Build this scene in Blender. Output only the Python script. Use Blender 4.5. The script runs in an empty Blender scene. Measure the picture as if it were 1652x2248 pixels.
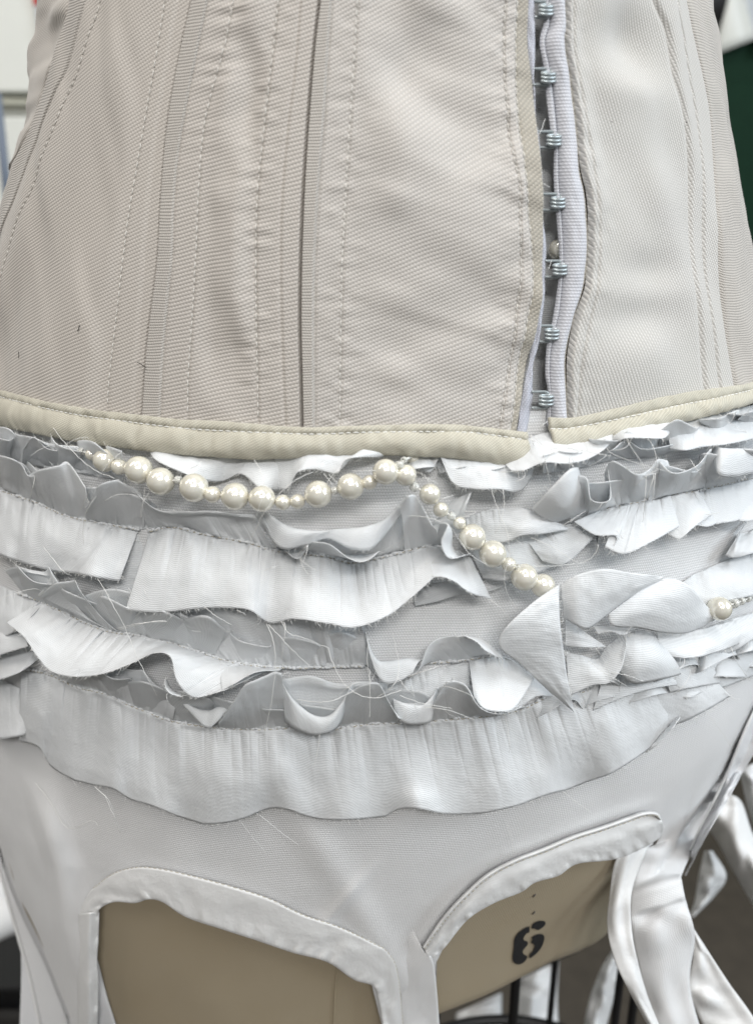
import bpy, math, random
import numpy as np
from mathutils import Vector
rnd = random.Random(7)
PI = math.pi
SC = bpy.context.scene
COL = SC.collection

# ------------------------------------------------------------------ camera
Z0 = 1.05                        # height of the lens above the floor
CAMD = 0.34                      # lens to the axis of the dress form
PITCH = math.radians(18.5)
FPX = 1750.0                     # focal length for a 1652 x 2248 picture
cam_d = bpy.data.cameras.new('camera')
cam = bpy.data.objects.new('camera', cam_d); COL.objects.link(cam)
cam.location = (0, -CAMD, Z0)
cam.rotation_euler = (PI/2 - PITCH, 0, 0)
cam_d.sensor_fit = 'VERTICAL'; cam_d.sensor_height = 34.6
cam_d.lens = FPX/2248*34.6
cam_d.clip_start = 0.01; cam_d.clip_end = 60
cam_d.dof.use_dof = True; cam_d.dof.focus_distance = 0.262; cam_d.dof.aperture_fstop = 8.5
SC.camera = cam

# ------------------------------------------------------------------ light
w = bpy.data.worlds.new('World'); SC.world = w; w.use_nodes = True
bg = w.node_tree.nodes['Background']
bg.inputs[0].default_value = (0.93, 0.94, 0.96, 1); bg.inputs[1].default_value = 0.30
def area(name, loc, target, sx, sy, power, col):
    d = bpy.data.lights.new(name, 'AREA'); d.shape = 'RECTANGLE'; d.size = sx; d.size_y = sy
    d.energy = power; d.color = col
    o = bpy.data.objects.new(name, d); COL.objects.link(o); o.location = loc
    o.rotation_euler = (Vector(target)-Vector(loc)).to_track_quat('-Z', 'Y').to_euler()
    return o
area('ceiling_or_fill_lamp', (0.42, -0.75, 2.75), (0, 0, 1.0), 0.22, 1.3, 14, (1.0, 0.985, 0.96))
area('ceiling_or_fill_lamp', (-0.35, -0.70, 2.75), (0, 0, 1.0), 0.22, 1.3, 8, (1.0, 0.985, 0.96))
area('ceiling_or_fill_lamp', (0.3, -1.9, 2.35), (0, 0, .95), 1.3, 0.3, 30, (1.0, 0.985, 0.965))  # added frontal fill, not a ceiling fitting of the room
area('window_light', (1.9, -0.9, 1.9), (0, 0, 1.0), 0.55, 1.2, 19, (0.82, 0.92, 1.0))
area('window_light', (1.9, -0.15, 1.9), (0, 0, 1.0), 0.55, 1.2, 15, (0.82, 0.92, 1.0))
area('ceiling_or_fill_lamp', (-0.3, 1.2, 2.8), (0, 0.3, 0.8), 0.25, 1.3, 10, (1.0, 0.985, 0.96))
area('ceiling_or_fill_lamp', (-1.3, -0.5, 2.6), (0, 0, 1.0), 0.25, 1.3, 9, (1.0, 0.93, 0.84))
vs = SC.view_settings
vs.view_transform = 'Standard'; vs.look = 'None'; vs.exposure = -0.04; vs.gamma = 1.0
SC.cycles.max_bounces = 14; SC.cycles.diffuse_bounces = 10
SC.cycles.use_denoising = True

# ------------------------------------------------------------------ the body, and pixels turned into points on it
_z = np.array([-.90, -.40, -.34, -.30, -.26, -.22, -.18, -.12, -.06, 0, .04, .08, .12, .16, .22])
_a = np.array([.12, .138, .146, .155, .165, .175, .179, .173, .160, .142, .127, .114, .107, .105, .112])
_b = np.array([.08, .088, .092, .096, .101, .107, .111, .111, .107, .100, .094, .088, .084, .083, .088])
def _smooth(zq, tab):
    acc = 0
    for d, wt in ((-.02, .25), (-.01, .5), (0, .5), (.01, .5), (.02, .25)):
        acc = acc + wt*np.interp(zq+d, _z, tab)
    return acc/2.0
ZF = np.linspace(-.6, .22, 1200)
AF, BF = _smooth(ZF, _a), _smooth(ZF, _b)
def CX(z): return -.026*(1-np.clip((np.asarray(z)+.30)/.14, 0, 1)**2*(3-2*np.clip((np.asarray(z)+.30)/.14, 0, 1)))
def AA(z): return np.interp(z, ZF, AF)
def BB(z): return np.interp(z, ZF, BF)
cp, sp = math.cos(PITCH), math.sin(PITCH)
def ray(x, y):
    x = np.asarray(x, float); y = np.asarray(y, float)
    cx, cy = (x-826)/FPX, -(y-1124)/FPX
    return np.stack([cx, cp + cy*sp, -sp + cy*cp], -1)
def hit(x, y, h):
    """point where the sight line through picture point (x, y) meets the body swollen by h metres"""
    d = ray(x, y); h = np.asarray(h, float)
    t = np.full(d.shape[:-1], .26)
    for k in range(14):
        z = np.clip(t*d[..., 2], -.55, .2)
        a = AA(z)+h; b = BB(z)+h; c = CX(z)
        A = d[..., 0]**2/a**2 + d[..., 1]**2/b**2
        B = -2*CAMD*d[..., 1]/b**2 - 2*c*d[..., 0]/a**2
        C = CAMD**2/b**2 + c**2/a**2 - 1
        D = B*B - 4*A*C
        tn = (-B - np.sqrt(np.maximum(D, 0)))/(2*A)
        t = .35*t + .65*tn
    p = d*t[..., None]
    p[..., 1] -= CAMD; p[..., 2] += Z0
    return p
def uz(x, y, h):
    p = hit(x, y, h); z = p[..., 2]-Z0
    return np.arctan2((p[..., 0]-CX(z))/(AA(z)+h), -p[..., 1]/(BB(z)+h)), z
def S(u, z, h):
    return np.stack([CX(z)+(AA(z)+h)*np.sin(u), -(BB(z)+h)*np.cos(u), z+Z0], -1)
def freep(x, y, dist):
    """point on the sight line at a given horizontal distance from the lens"""
    d = ray(x, y); t = np.asarray(dist)/d[..., 1]
    p = d*t[..., None]; p[..., 1] -= CAMD; p[..., 2] += Z0
    return p

# ------------------------------------------------------------------ numbers
def spl(pts, n):
    P = np.asarray(pts, float)
    if len(P) == 2:
        s = np.linspace(0, 1, n)[:, None]; return P[0]*(1-s)+P[1]*s
    E = np.vstack([2*P[0]-P[1], P, 2*P[-1]-P[-2]])
    s = np.linspace(0, len(P)-1-1e-9, n); i = s.astype(int); f = (s-i)[:, None]
    p0, p1, p2, p3 = E[i], E[i+1], E[i+2], E[i+3]
    return .5*((2*p1)+(-p0+p2)*f+(2*p0-5*p1+4*p2-p3)*f*f+(-p0+3*p1-3*p2+p3)*f**3)
def spl_len(pts, n):
    """spline through the points, evenly spaced along its length"""
    Q = spl(pts, 600); L = np.r_[0, np.cumsum(np.linalg.norm(np.diff(Q[:, :2], axis=0), axis=1))]
    s = np.linspace(0, L[-1], n)
    return np.stack([np.interp(s, L, Q[:, k]) for k in range(Q.shape[1])], -1)
_tab = np.random.RandomState(3).rand(256, 256)
def noise2(x, y):
    x = np.asarray(x, float); y = np.asarray(y, float)
    xi = np.floor(x).astype(int); yi = np.floor(y).astype(int)
    fx = x-xi; fy = y-yi; fx = fx*fx*fx*(fx*(fx*6-15)+10); fy = fy*fy*fy*(fy*(fy*6-15)+10)
    T = lambda i, j: _tab[i & 255, j & 255]
    return ((T(xi, yi)*(1-fx)+T(xi+1, yi)*fx)*(1-fy)+(T(xi, yi+1)*(1-fx)+T(xi+1, yi+1)*fx)*fy)*2-1
def sst(a, b, x):
    t = np.clip((x-a)/(b-a), 0, 1); return t*t*(3-2*t)

# ------------------------------------------------------------------ objects
def tag(o, label=None, cat=None, group=None, kind=None):
    if label: o['label'] = label
    if cat: o['category'] = cat
    if group: o['group'] = group
    if kind: o['kind'] = kind
    return o
def thing(name, loc, label, cat, group=None):
    o = bpy.data.objects.new(name, None); COL.objects.link(o); o.location = loc; o.empty_display_size = .02
    return tag(o, label, cat, group)
def link(name, me, mat, parent=None):
    o = bpy.data.objects.new(name, me); COL.objects.link(o)
    if mat and not me.materials: me.materials.append(mat)
    if parent is not None:
        o.parent = parent; o.matrix_parent_inverse.identity()
        off = Vector((0, 0, 0)); p = parent
        while p is not None: off += p.location; p = p.parent
        o.location = -off
    return o
def raw_mesh(name, V, F, uv=None, smooth=True):
    me = bpy.data.meshes.new(name)
    V = np.asarray(V, np.float32)
    nf = len(F); lens = np.array([len(f) for f in F], np.int32) if not isinstance(F, np.ndarray) else np.full(nf, F.shape[1], np.int32)
    flat = F.ravel().astype(np.int32) if isinstance(F, np.ndarray) else np.array([i for f in F for i in f], np.int32)
    me.vertices.add(len(V)); me.vertices.foreach_set('co', V.ravel())
    me.loops.add(len(flat)); me.loops.foreach_set('vertex_index', flat)
    me.polygons.add(nf); me.polygons.foreach_set('loop_start', np.r_[0, np.cumsum(lens)[:-1]].astype(np.int32))
    me.polygons.foreach_set('use_smooth', np.full(nf, smooth))
    me.update(calc_edges=True)
    if uv is not None:
        l = me.uv_layers.new(name='UVMap'); l.data.foreach_set('uv', np.asarray(uv, np.float32)[flat].ravel())
    me.validate()
    return me
def grid_faces(n, m, base=0):
    i = np.arange(n-1)[:, None]; j = np.arange(m-1)[None, :]
    a = (i*m+j).ravel()+base
    return np.stack([a, a+m, a+m+1, a+1], -1)
def grid_uv(P):
    """texture coordinates in metres along the two directions of a grid"""
    du = np.linalg.norm(np.diff(P, axis=0), axis=2); dv = np.linalg.norm(np.diff(P, axis=1), axis=2)
    U = np.vstack([np.zeros((1, P.shape[1])), np.cumsum(du, 0)]); Vv = np.hstack([np.zeros((P.shape[0], 1)), np.cumsum(dv, 1)])
    U = U - U[len(U)//2:len(U)//2+1]
    return np.stack([.5*U+.5*U.mean(1, keepdims=True), Vv], -1)
def sheet(name, P, mat, parent, thick=0.0003, uv=None, flip=False):
    n, m = P.shape[:2]
    UV = grid_uv(P) if uv is None else uv
    F = grid_faces(n, m)
    if flip: F = F[:, ::-1]
    me = raw_mesh(name, P.reshape(-1, 3), np.ascontiguousarray(F), UV.reshape(-1, 2))
    o = link(name, me, mat, parent)
    if thick:
        s = o.modifiers.new('thickness', 'SOLIDIFY'); s.thickness = thick; s.offset = 0
    return o
class MB:
    def __init__(s): s.V = []; s.F = []; s.n = 0
    def add(s, V, F):
        V = np.asarray(V).reshape(-1, 3)
        s.V.append(V); s.F += [tuple(int(i)+s.n for i in f) for f in F]; s.n += len(V)
    def tube(s, P, r, k=6, closed=False, caps=True):
        P = np.asarray(P, float); n = len(P); r = np.broadcast_to(np.asarray(r, float), (n,))
        T = np.roll(P, -1, 0)-np.roll(P, 1, 0) if closed else np.gradient(P, axis=0)
        T /= np.maximum(np.linalg.norm(T, axis=1, keepdims=True), 1e-12)
        up = np.array([0, 0, 1.]) if abs(T[0][2]) < .9 else np.array([1., 0, 0])
        N = np.cross(T[0], up); N /= np.linalg.norm(N); ring = []
        ang = np.arange(k)*2*PI/k
        for i in range(n):
            N = N - T[i]*N.dot(T[i]); N /= max(np.linalg.norm(N), 1e-12); Bn = np.cross(T[i], N)
            ring.append(P[i]+r[i]*(np.cos(ang)[:, None]*N+np.sin(ang)[:, None]*Bn))
        V = np.vstack(ring); F = []
        for i in range(n if closed else n-1):
            j = (i+1) % n
            for q in range(k):
                q2 = (q+1) % k
                F.append((i*k+q, i*k+q2, j*k+q2, j*k+q))
        if caps and not closed:
            F.append(tuple(range(k))[::-1]); F.append(tuple((n-1)*k+q for q in range(k)))
        s.add(V, F)
    def box(s, c, ax, ay, az):
        c = np.asarray(c, float); ax, ay, az = map(lambda v: np.asarray(v, float), (ax, ay, az))
        V = [c+i*ax+j*ay+k*az for i in (-1, 1) for j in (-1, 1) for k in (-1, 1)]
        s.add(V, [(0, 1, 3, 2), (4, 6, 7, 5), (0, 4, 5, 1), (2, 3, 7, 6), (0, 2, 6, 4), (1, 5, 7, 3)])
    def build(s, name, mat, parent=None, smooth=True):
        return link(name, raw_mesh(name, np.vstack(s.V), s.F, None, smooth), mat, parent)

# ------------------------------------------------------------------ materials
def mat_new(name):
    m = bpy.data.materials.new(name); m.use_nodes = True
    nt = m.node_tree; b = nt.nodes['Principled BSDF']
    return m, nt, b
class N:
    """small helper for node maths"""
    def __init__(s, nt): s.nt = nt
    def node(s, t, **k):
        n = s.nt.nodes.new(t)
        for a, v in k.items(): setattr(n, a, v)
        return n
    def put(s, sock, v):
        if isinstance(v, (int, float)): sock.default_value = v
        elif isinstance(v, tuple): sock.default_value = v if len(v) != 3 or sock.type != 'RGBA' else (*v, 1)
        else: s.nt.links.new(v, sock)
    def m(s, op, a, b=0.0, c=None):
        n = s.node('ShaderNodeMath', operation=op); s.put(n.inputs[0], a); s.put(n.inputs[1], b)
        if c is not None: s.put(n.inputs[2], c)
        return n.outputs[0]
    def mix(s, f, a, b):
        n = s.node('ShaderNodeMix', data_type='RGBA'); s.put(n.inputs[0], f); s.put(n.inputs[6], a); s.put(n.inputs[7], b)
        return n.outputs[2]
    def noise(s, vec, scale, detail=2, rough=.5):
        n = s.node('ShaderNodeTexNoise'); n.inputs['Scale'].default_value = scale; n.inputs['Detail'].default_value = detail
        n.inputs['Roughness'].default_value = rough
        if vec is not None: s.nt.links.new(vec, n.inputs['Vector'])
        return n
    def bump(s, h, dist, strength=1.0, normal=None):
        n = s.node('ShaderNodeBump'); n.inputs['Distance'].default_value = dist; n.inputs['Strength'].default_value = strength
        s.nt.links.new(h, n.inputs['Height'])
        if normal is not None: s.nt.links.new(normal, n.inputs['Normal'])
        return n.outputs[0]
def uv_axes(q, angle, warp=0.0, wscale=45):
    uvn = q.node('ShaderNodeUVMap'); v = uvn.outputs[0]
    sep = q.node('ShaderNodeSeparateXYZ'); q.nt.links.new(v, sep.inputs[0])
    x, y = sep.outputs[0], sep.outputs[1]
    if warp:
        nz = q.noise(v, wscale, 2)
        y = q.m('ADD', y, q.m('MULTIPLY', q.m('SUBTRACT', nz.outputs[0], .5), warp))
    c, s_ = math.cos(angle), math.sin(angle)
    p = q.m('ADD', q.m('MULTIPLY', x, c), q.m('MULTIPLY', y, s_))
    r = q.m('SUBTRACT', q.m('MULTIPLY', y, c), q.m('MULTIPLY', x, s_))
    return v, p, r
def cloth(name, col, angle=0.0, rib=.001, cross=.0008, depth=.00012, gap=.80, rough=.75, sheen=.25, warp=.002, transl=0.0, stain=.04, cross_amt=.6, spec=.25, soft=None, shift=.37, blotch=(.9, .86, .76)):
    """woven cloth: ribs at an angle, broken into stitches, with the shade in the thread gaps put into the colour"""
    m, nt, b = mat_new(name); q = N(nt)
    v, p, r = uv_axes(q, angle, warp)
    row = q.m('DIVIDE', r, rib)
    fr = q.m('FLOOR', row)
    s1 = q.m('SINE', q.m('MULTIPLY', row, 2*PI))
    ribh = q.m('MULTIPLY_ADD', s1, .5, .5)
    ph = q.m('ADD', q.m('DIVIDE', p, cross), q.m('MULTIPLY', fr, shift))
    s2 = q.m('MULTIPLY_ADD', q.m('SINE', q.m('MULTIPLY', ph, 2*PI)), .5, .5)
    h = q.m('MULTIPLY', ribh, q.m('MULTIPLY_ADD', s2, cross_amt, 1-cross_amt))
    fine = q.noise(v, 2600, 2)
    h2 = q.m('ADD', h, q.m('MULTIPLY', fine.outputs[0], .35))
    big = q.noise(v, 26, 4, .6); big2 = q.noise(v, 75, 3, .6)
    c0 = tuple(col)
    dark = tuple(x*gap for x in col)  # occlusion in the gaps between threads, painted as a darker tone
    cc = q.mix(q.m('SMOOTH_MIN', h, 1.0, .2), (*dark, 1), (*c0, 1))
    st = q.m('MULTIPLY', q.m('SUBTRACT', big.outputs[0], .38), stain*6)
    st = q.node('ShaderNodeClamp').outputs[0] if False else st
    tint = q.mix(q.m('MINIMUM', q.m('MAXIMUM', st, 0.0), 1.0), (1, 1, 1, 1), (*blotch, 1))
    mul = q.node('ShaderNodeMix', data_type='RGBA', blend_type='MULTIPLY'); mul.inputs[0].default_value = 1
    q.put(mul.inputs[6], cc); q.put(mul.inputs[7], tint)
    nt.links.new(mul.outputs[2], b.inputs['Base Color'])
    b.inputs['Roughness'].default_value = rough
    b.inputs['Specular IOR Level'].default_value = spec
    b.inputs['Sheen Weight'].default_value = sheen; b.inputs['Sheen Roughness'].default_value = .4
    nrm = q.bump(h2, depth)
    if soft:
        mid = q.noise(v, 240, 3, .6); nrm = q.bump(mid.outputs[0], soft*.7, 1.0, nrm)
        nrm = q.bump(big2.outputs[0], soft, 1.0, nrm)
    nt.links.new(nrm, b.inputs['Normal'])
    if transl:
        t = q.node('ShaderNodeBsdfTranslucent'); nt.links.new(mul.outputs[2], t.inputs[0]); nt.links.new(nrm, t.inputs['Normal'])
        mx = q.node('ShaderNodeMixShader'); mx.inputs[0].default_value = transl
        nt.links.new(b.outputs[0], mx.inputs[1]); nt.links.new(t.outputs[0], mx.inputs[2])
        nt.links.new(mx.outputs[0], nt.nodes['Material Output'].inputs[0])
    return m
def plain(name, col, rough=.5, metal=0.0, spec=.5, coat=0.0, bump=0.0, bscale=300, var=.08, obj=True):
    m, nt, b = mat_new(name); q = N(nt)
    tc = q.node('ShaderNodeTexCoord')
    n1 = q.noise(tc.outputs['Object'], 40, 4, .6)
    a = tuple(x*(1-var) for x in col); c = tuple(min(1, x*(1+var)) for x in col)
    nt.links.new(q.mix(n1.outputs[0], (*a, 1), (*c, 1)), b.inputs['Base Color'])
    b.inputs['Roughness'].default_value = rough; b.inputs['Metallic'].default_value = metal
    b.inputs['Specular IOR Level'].default_value = spec; b.inputs['Coat Weight'].default_value = coat
    b.inputs['Coat Roughness'].default_value = .04
    if bump:
        n2 = q.noise(tc.outputs['Object'], bscale, 4, .6)
        nt.links.new(q.bump(n2.outputs[0], bump), b.inputs['Normal'])
    return m
R = math.radians
M = {}
M['twill_left'] = cloth('twill_left', (.585, .545, .500), R(22), .00102, .0009, .00015, .75, rough=.58, spec=.4, warp=.0014)
M['twill_mid'] = cloth('twill_mid', (.58, .54, .498), R(15), .00108, .0009, .00017, .73, rough=.58, spec=.4, warp=.0014)
M['twill_front'] = cloth('twill_front', (.58, .548, .513), R(24), .00104, .00085, .00015, .75, rough=.55, spec=.4, warp=.0014)
M['twill_right'] = cloth('twill_right', (.64, .622, .592), R(-72), .00096, .0009, .00016, .70, warp=.0014, stain=.03)
M['facing'] = cloth('facing', (.50, .467, .405), R(40), .0010, .0009, .00018, .72, warp=.002)
M['channel'] = cloth('channel', (.575, .54, .498), R(3), .0008, .0007, .0002, .70, warp=.003)
M['binding'] = cloth('binding', (.58, .552, .462), R(28), .00062, .00055, .00010, .74, sheen=.1, warp=.001, rough=.8, stain=.05)
M['elastic'] = cloth('elastic', (.60, .605, .645), R(0), .0009, .0008, .00012, .80, sheen=.3, warp=.001, rough=.6, stain=.01)
M['tape'] = cloth('tape', (.56, .575, .645), R(60), .0007, .0007, .00015, .78, warp=.003, stain=.01)
M['satin'] = cloth('satin', (.83, .846, .858), R(0), .00060, .0009, .00007, .93, rough=.55, sheen=.1, warp=.0015, transl=.22, stain=.008, cross_amt=.3, spec=.2, soft=.0003)
M['chiffon'] = cloth('chiffon', (.84, .856, .866), R(45), .0006, .0006, .00005, .92, rough=.6, sheen=.1, warp=.001, transl=.36, stain=.005, cross_amt=.5, soft=.0003)
M['knit'] = cloth('knit', (.845, .846, .85), R(0), .00088, .00088, .00016, .78, warp=.002, cross_amt=.85, shift=.5, stain=.015, rough=.8)
M['strap'] = cloth('strap', (.78, .785, .80), R(35), .0007, .0007, .00008, .92, warp=.002, rough=.6, stain=.01)
M['bias'] = cloth('bias', (.80, .80, .795), R(50), .0006, .0006, .00008, .90, rough=.62, sheen=.1, warp=.002, stain=.015, soft=.0004, spec=.2)
M['linen'] = cloth('linen', (.46, .385, .27), R(4), .00085, .0008, .00016, .70, warp=.001, cross_amt=.8, shift=.5, stain=.16, sheen=.05, rough=.85)
M['thread'] = plain('thread', (.78, .775, .75), .55, var=.03)
M['thread_ivory'] = plain('thread_ivory', (.66, .64, .60), .6, var=.05)
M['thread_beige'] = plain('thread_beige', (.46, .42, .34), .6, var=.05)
M['metal'] = plain('enamelled_wire', (.40, .44, .45), .28, .45, .5, .4, var=.05)
M['black_wire'] = plain('black_wire', (.012, .012, .013), .4, .3)
M['paint_black'] = plain('stencil_paint', (.013, .013, .014), .7, var=.3, bump=.0002, bscale=900)
M['dark'] = plain('near_black_matte', (.02, .018, .016), .9)  # plain near-black for the form's underside, lint hairs and crate slats
def pearl_mat():
    m, nt, b = mat_new('pearl'); q = N(nt)
    lw = q.node('ShaderNodeLayerWeight'); lw.inputs[0].default_value = .35
    nt.links.new(q.mix(lw.outputs['Facing'], (.74, .715, .635, 1), (.80, .755, .61, 1)), b.inputs['Base Color'])
    b.inputs['Metallic'].default_value = .25; b.inputs['Roughness'].default_value = .18
    b.inputs['Coat Weight'].default_value = 1.0; b.inputs['Coat Roughness'].default_value = .06; b.inputs['Coat IOR'].default_value = 1.75
    b.inputs['Subsurface Weight'].default_value = .12; b.inputs['Subsurface Radius'].default_value = (.003, .003, .002)
    return m
M['pearl'] = pearl_mat()
def seed_mat():
    m, nt, b = mat_new('glass_seed_bead')
    b.inputs['Base Color'].default_value = (.88, .88, .84, 1); b.inputs['Roughness'].default_value = .08
    b.inputs['Transmission Weight'].default_value = .55; b.inputs['IOR'].default_value = 1.5
    return m
M['seed'] = seed_mat()
# ================================================================== the setting
def slab(name, c, sx, sy, sz, mat, parent=None, kind=None, bev=.004):
    mb = MB(); mb.box(c, (sx/2, 0, 0), (0, sy/2, 0), (0, 0, sz/2))
    o = mb.build(name, mat, parent, smooth=False)
    if bev:
        b = o.modifiers.new('bevel', 'BEVEL'); b.width = bev; b.segments = 2
    if kind: o['kind'] = kind
    return o
M['floor'] = plain('floor_paint', (.060, .050, .038), .55, var=.35, bump=.0008, bscale=20)
M['wall'] = plain('wall_paint', (.50, .49, .47), .8, var=.04)
M['wall_bounce'] = plain('bounce_wall_paint', (.66, .65, .63), .8, var=.06)  # paler than the other walls, to bounce frontal fill
M['white_lac'] = plain('white_lacquer', (.78, .79, .74), .35, var=.02)
M['rail'] = plain('olive_rail', (.32, .31, .25), .4, .5)
M['green'] = plain('green_paint', (.006, .028, .014), .7, spec=.15, var=.2)
M['card'] = plain('card_grey', (.55, .58, .60), .6)
M['red'] = plain('card_red', (.50, .045, .04), .5)
M['grey_dark'] = plain('grey_dark', (.09, .085, .075), .6)
M['steel_blue'] = plain('steel_blue', (.14, .17, .22), .5)
slab('floor', (0, 0, -.02), 9, 9, .04, M['floor'], kind='structure', bev=0)
slab('wall', (0, 3.2, 1.4), 9, .1, 2.8, M['wall'], kind='structure', bev=0)
slab('wall', (0, -3.0, 1.4), 9, .1, 2.8, M['wall_bounce'], kind='structure', bev=0)  # unseen wall behind the lens, added to temper and bounce frontal light
slab('wall', (-3.2, 0, 1.4), .1, 6.2, 2.8, M['wall'], kind='structure', bev=0)

cab = thing('white_cabinet', (-1.05, 1.2, 0), 'white lacquered cabinet behind the form, split by a thin olive rail', 'cabinet')
zr = float(freep(60, 230, 1.29)[2])
slab('body', (-1.05, 1.22, 1.1), 1.7, .5, 2.2, M['white_lac'], cab)
slab('door', (-1.05, .958, (zr+.012+2.2)/2), 1.68, .02, 2.2-zr-.02, M['white_lac'], cab)
slab('door', (-1.05, .958, zr/2), 1.68, .02, zr-.03, M['white_lac'], cab)
mb = MB(); mb.tube([(-1.88, .945, zr), (-.3, .945, zr)], .008, 10); mb.build('rail', M['rail'], cab)
pc = freep(92, 46, 1.279)
nc = thing('notice_card', tuple(pc), 'grey notice card with a red header stuck on the white cabinet', 'notice')
def onplane(x0, y0, x1, y1, d): 
    a = freep(x0, y0, d); c = freep(x1, y1, d); return (a+c)/2, abs(c[0]-a[0]), abs(c[2]-a[2])
for nm, bx, mt, dd in (('backing', (76, 10, 112, 106), 'card', 1.283), ('header', (70, -30, 112, 12), 'red', 1.281), ('print', (94, 50, 108, 72), 'grey_dark', 1.276)):
    c, sx, sz = onplane(*bx, dd); slab(nm, tuple(c), sx, .004, sz, M[mt], nc, bev=.001)
a0, a1 = freep(-6, 215, 1.1), freep(14, 400, 1.1)
mb = MB(); mb.tube([a0+(a0-a1)*.05, a1, a1+(a1-a0)*4.2], .006, 8)
tag(mb.build('floor_pole', M['steel_blue']), 'thin blue grey metal pole standing before the white cabinet', 'pole')

gx = freep(1660, 60, 2.0); 
gc = thing('green_cabinet', (gx[0]+.35, 1.9, 0), 'dark green painted cabinet behind the pale corset side', 'cabinet')
slab('body', (gx[0]+.35, 1.92, gx[2]/2), 1.5, .5, gx[2], M['green'], gc, bev=.01)
slab('door', (gx[0]-.02, 1.663, gx[2]/2-.03), .70, .012, gx[2]-.16, M['green'], gc, bev=.004)
slab('door', (gx[0]+.72, 1.663, gx[2]/2-.03), .70, .012, gx[2]-.16, M['green'], gc, bev=.004)
dk = thing('dark_shelf_box', (gx[0]+.1, 1.95, gx[2]), 'black box standing on the dark green cabinet', 'box')
slab('body', (gx[0]+.05, 1.95, gx[2]+.13), .9, .3, .2, M['black_wire'], dk)
slab('rim', (gx[0]+.05, 1.95, gx[2]+.016), .92, .32, .03, M['grey_dark'], dk)
pp = freep(1642, 18, 1.98)
pb = thing('paper_bundle', tuple(pp), 'crumpled white and grey paper bundle leaning before the black box', 'paper')
for k, (dx, dz, mt, an) in enumerate(((0, 0, 'white_lac', .3), (.02, .012, 'card', .5), (.045, .0, 'white_lac', .1))):
    P = np.zeros((8, 8, 3))
    for i in range(8):
        for j in range(8):
            s, t = i/7-.5, j/7-.5
            P[i, j] = pp+np.array([dx*2+s*.11+t*.06*math.sin(an), .008*k+.012*math.sin(5*s+3*t+k), dz*2+t*.14+s*.04])
    sheet('sheet', P, M[mt], pb, .0006)

# ================================================================== the dress form
form = thing('dress_form', (0, 0, 0), 'beige linen dress form stencilled with the number six', 'dress form')
bl = np.array([(-700, 1500), (-330, 2100), (0, 2330), (250, 2400), (500, 2380), (735, 2350), (860, 2290), (988, 2244), (1127, 2180), (1211, 2133), (1332, 2063), (1440, 1995), (1500, 1958)], float)
bu, bz = uz(bl[:, 0], bl[:, 1], np.zeros(len(bl)))
o_ = np.argsort(bu); bu, bz = bu[o_], bz[o_]
def zbot(u):
    u = (np.asarray(u)+PI) % (2*PI)-PI
    return np.interp(u, np.r_[-PI, bu, PI], np.r_[bz[0]*.5+bz[-1]*.5, bz, bz[0]*.5+bz[-1]*.5])
nu, nz = 240, 120
U = np.linspace(-PI, PI, nu)[:, None]; T = np.linspace(0, 1, nz)[None, :]
zb = zbot(U); Zg = zb+(.20-zb)*T
h = -.0055*(1-sst(0, .02, T))-.007*sst(-.105, -.085, Zg)+.0003*noise2(U*8, Zg*40)
sheet('torso', S(U+0*T, Zg, h), M['linen'], form, 0, flip=True)
# underside: the shell turns in and closes
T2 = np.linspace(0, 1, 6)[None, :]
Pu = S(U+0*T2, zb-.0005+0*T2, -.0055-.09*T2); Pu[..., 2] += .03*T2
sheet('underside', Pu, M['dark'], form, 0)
# the seam down the middle of the front
sx = np.array([(742, 2085), (738, 2130), (735, 2180), (733, 2235), (731, 2290)])
mb = MB(); q = spl(sx, 24); mb.tube(hit(q[:, 0], q[:, 1], .0002), .00035, 6); mb.build('seam', M['linen'], form)
# number six in stencil paint: three strokes
def zz(l): return [(988+x*.2477, 1905+y*.2477) for x, y in l]
strokes = [zz([(722, 522), (735, 496), (765, 477), (800, 470), (832, 474), (842, 492), (834, 514), (806, 537), (775, 553), (742, 540), (722, 542)]),
           zz([(700, 520), (660, 535), (620, 562), (585, 598), (566, 640), (560, 720), (550, 790), (556, 832), (578, 852), (605, 858), (645, 843), (672, 815), (680, 782), (655, 770), (640, 742), (662, 710), (684, 682), (684, 655), (648, 640), (655, 608), (680, 580), (700, 572)]),
           zz([(720, 618), (752, 598), (790, 588), (822, 594), (832, 615), (826, 660), (800, 715), (760, 762), (705, 803), (704, 768), (732, 738), (746, 705), (744, 684), (716, 664), (728, 640)])]
for st in strokes:
    q = spl_len(st+[st[0]], 60)[:-1]
    V = np.vstack([hit(q[:, 0], q[:, 1], .0002), hit(q[:, 0], q[:, 1], .0006)])
    n = len(q); F = [tuple(range(n, 2*n))]+[(i, (i+1) % n, n+(i+1) % n, n+i) for i in range(n)]
    link('stencil_stroke', raw_mesh('stencil_stroke', V, F, None, False), M['paint_black'], form)
for (x, y) in ((1172, 1966), (1171, 2004)):
    mb = MB(); p = hit(x+np.array([-3., 3.]), y+np.array([3., -3.]), .0004); mb.tube(p, .00028, 6); mb.build('tack_mark', M['grey_dark'], form)
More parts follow.
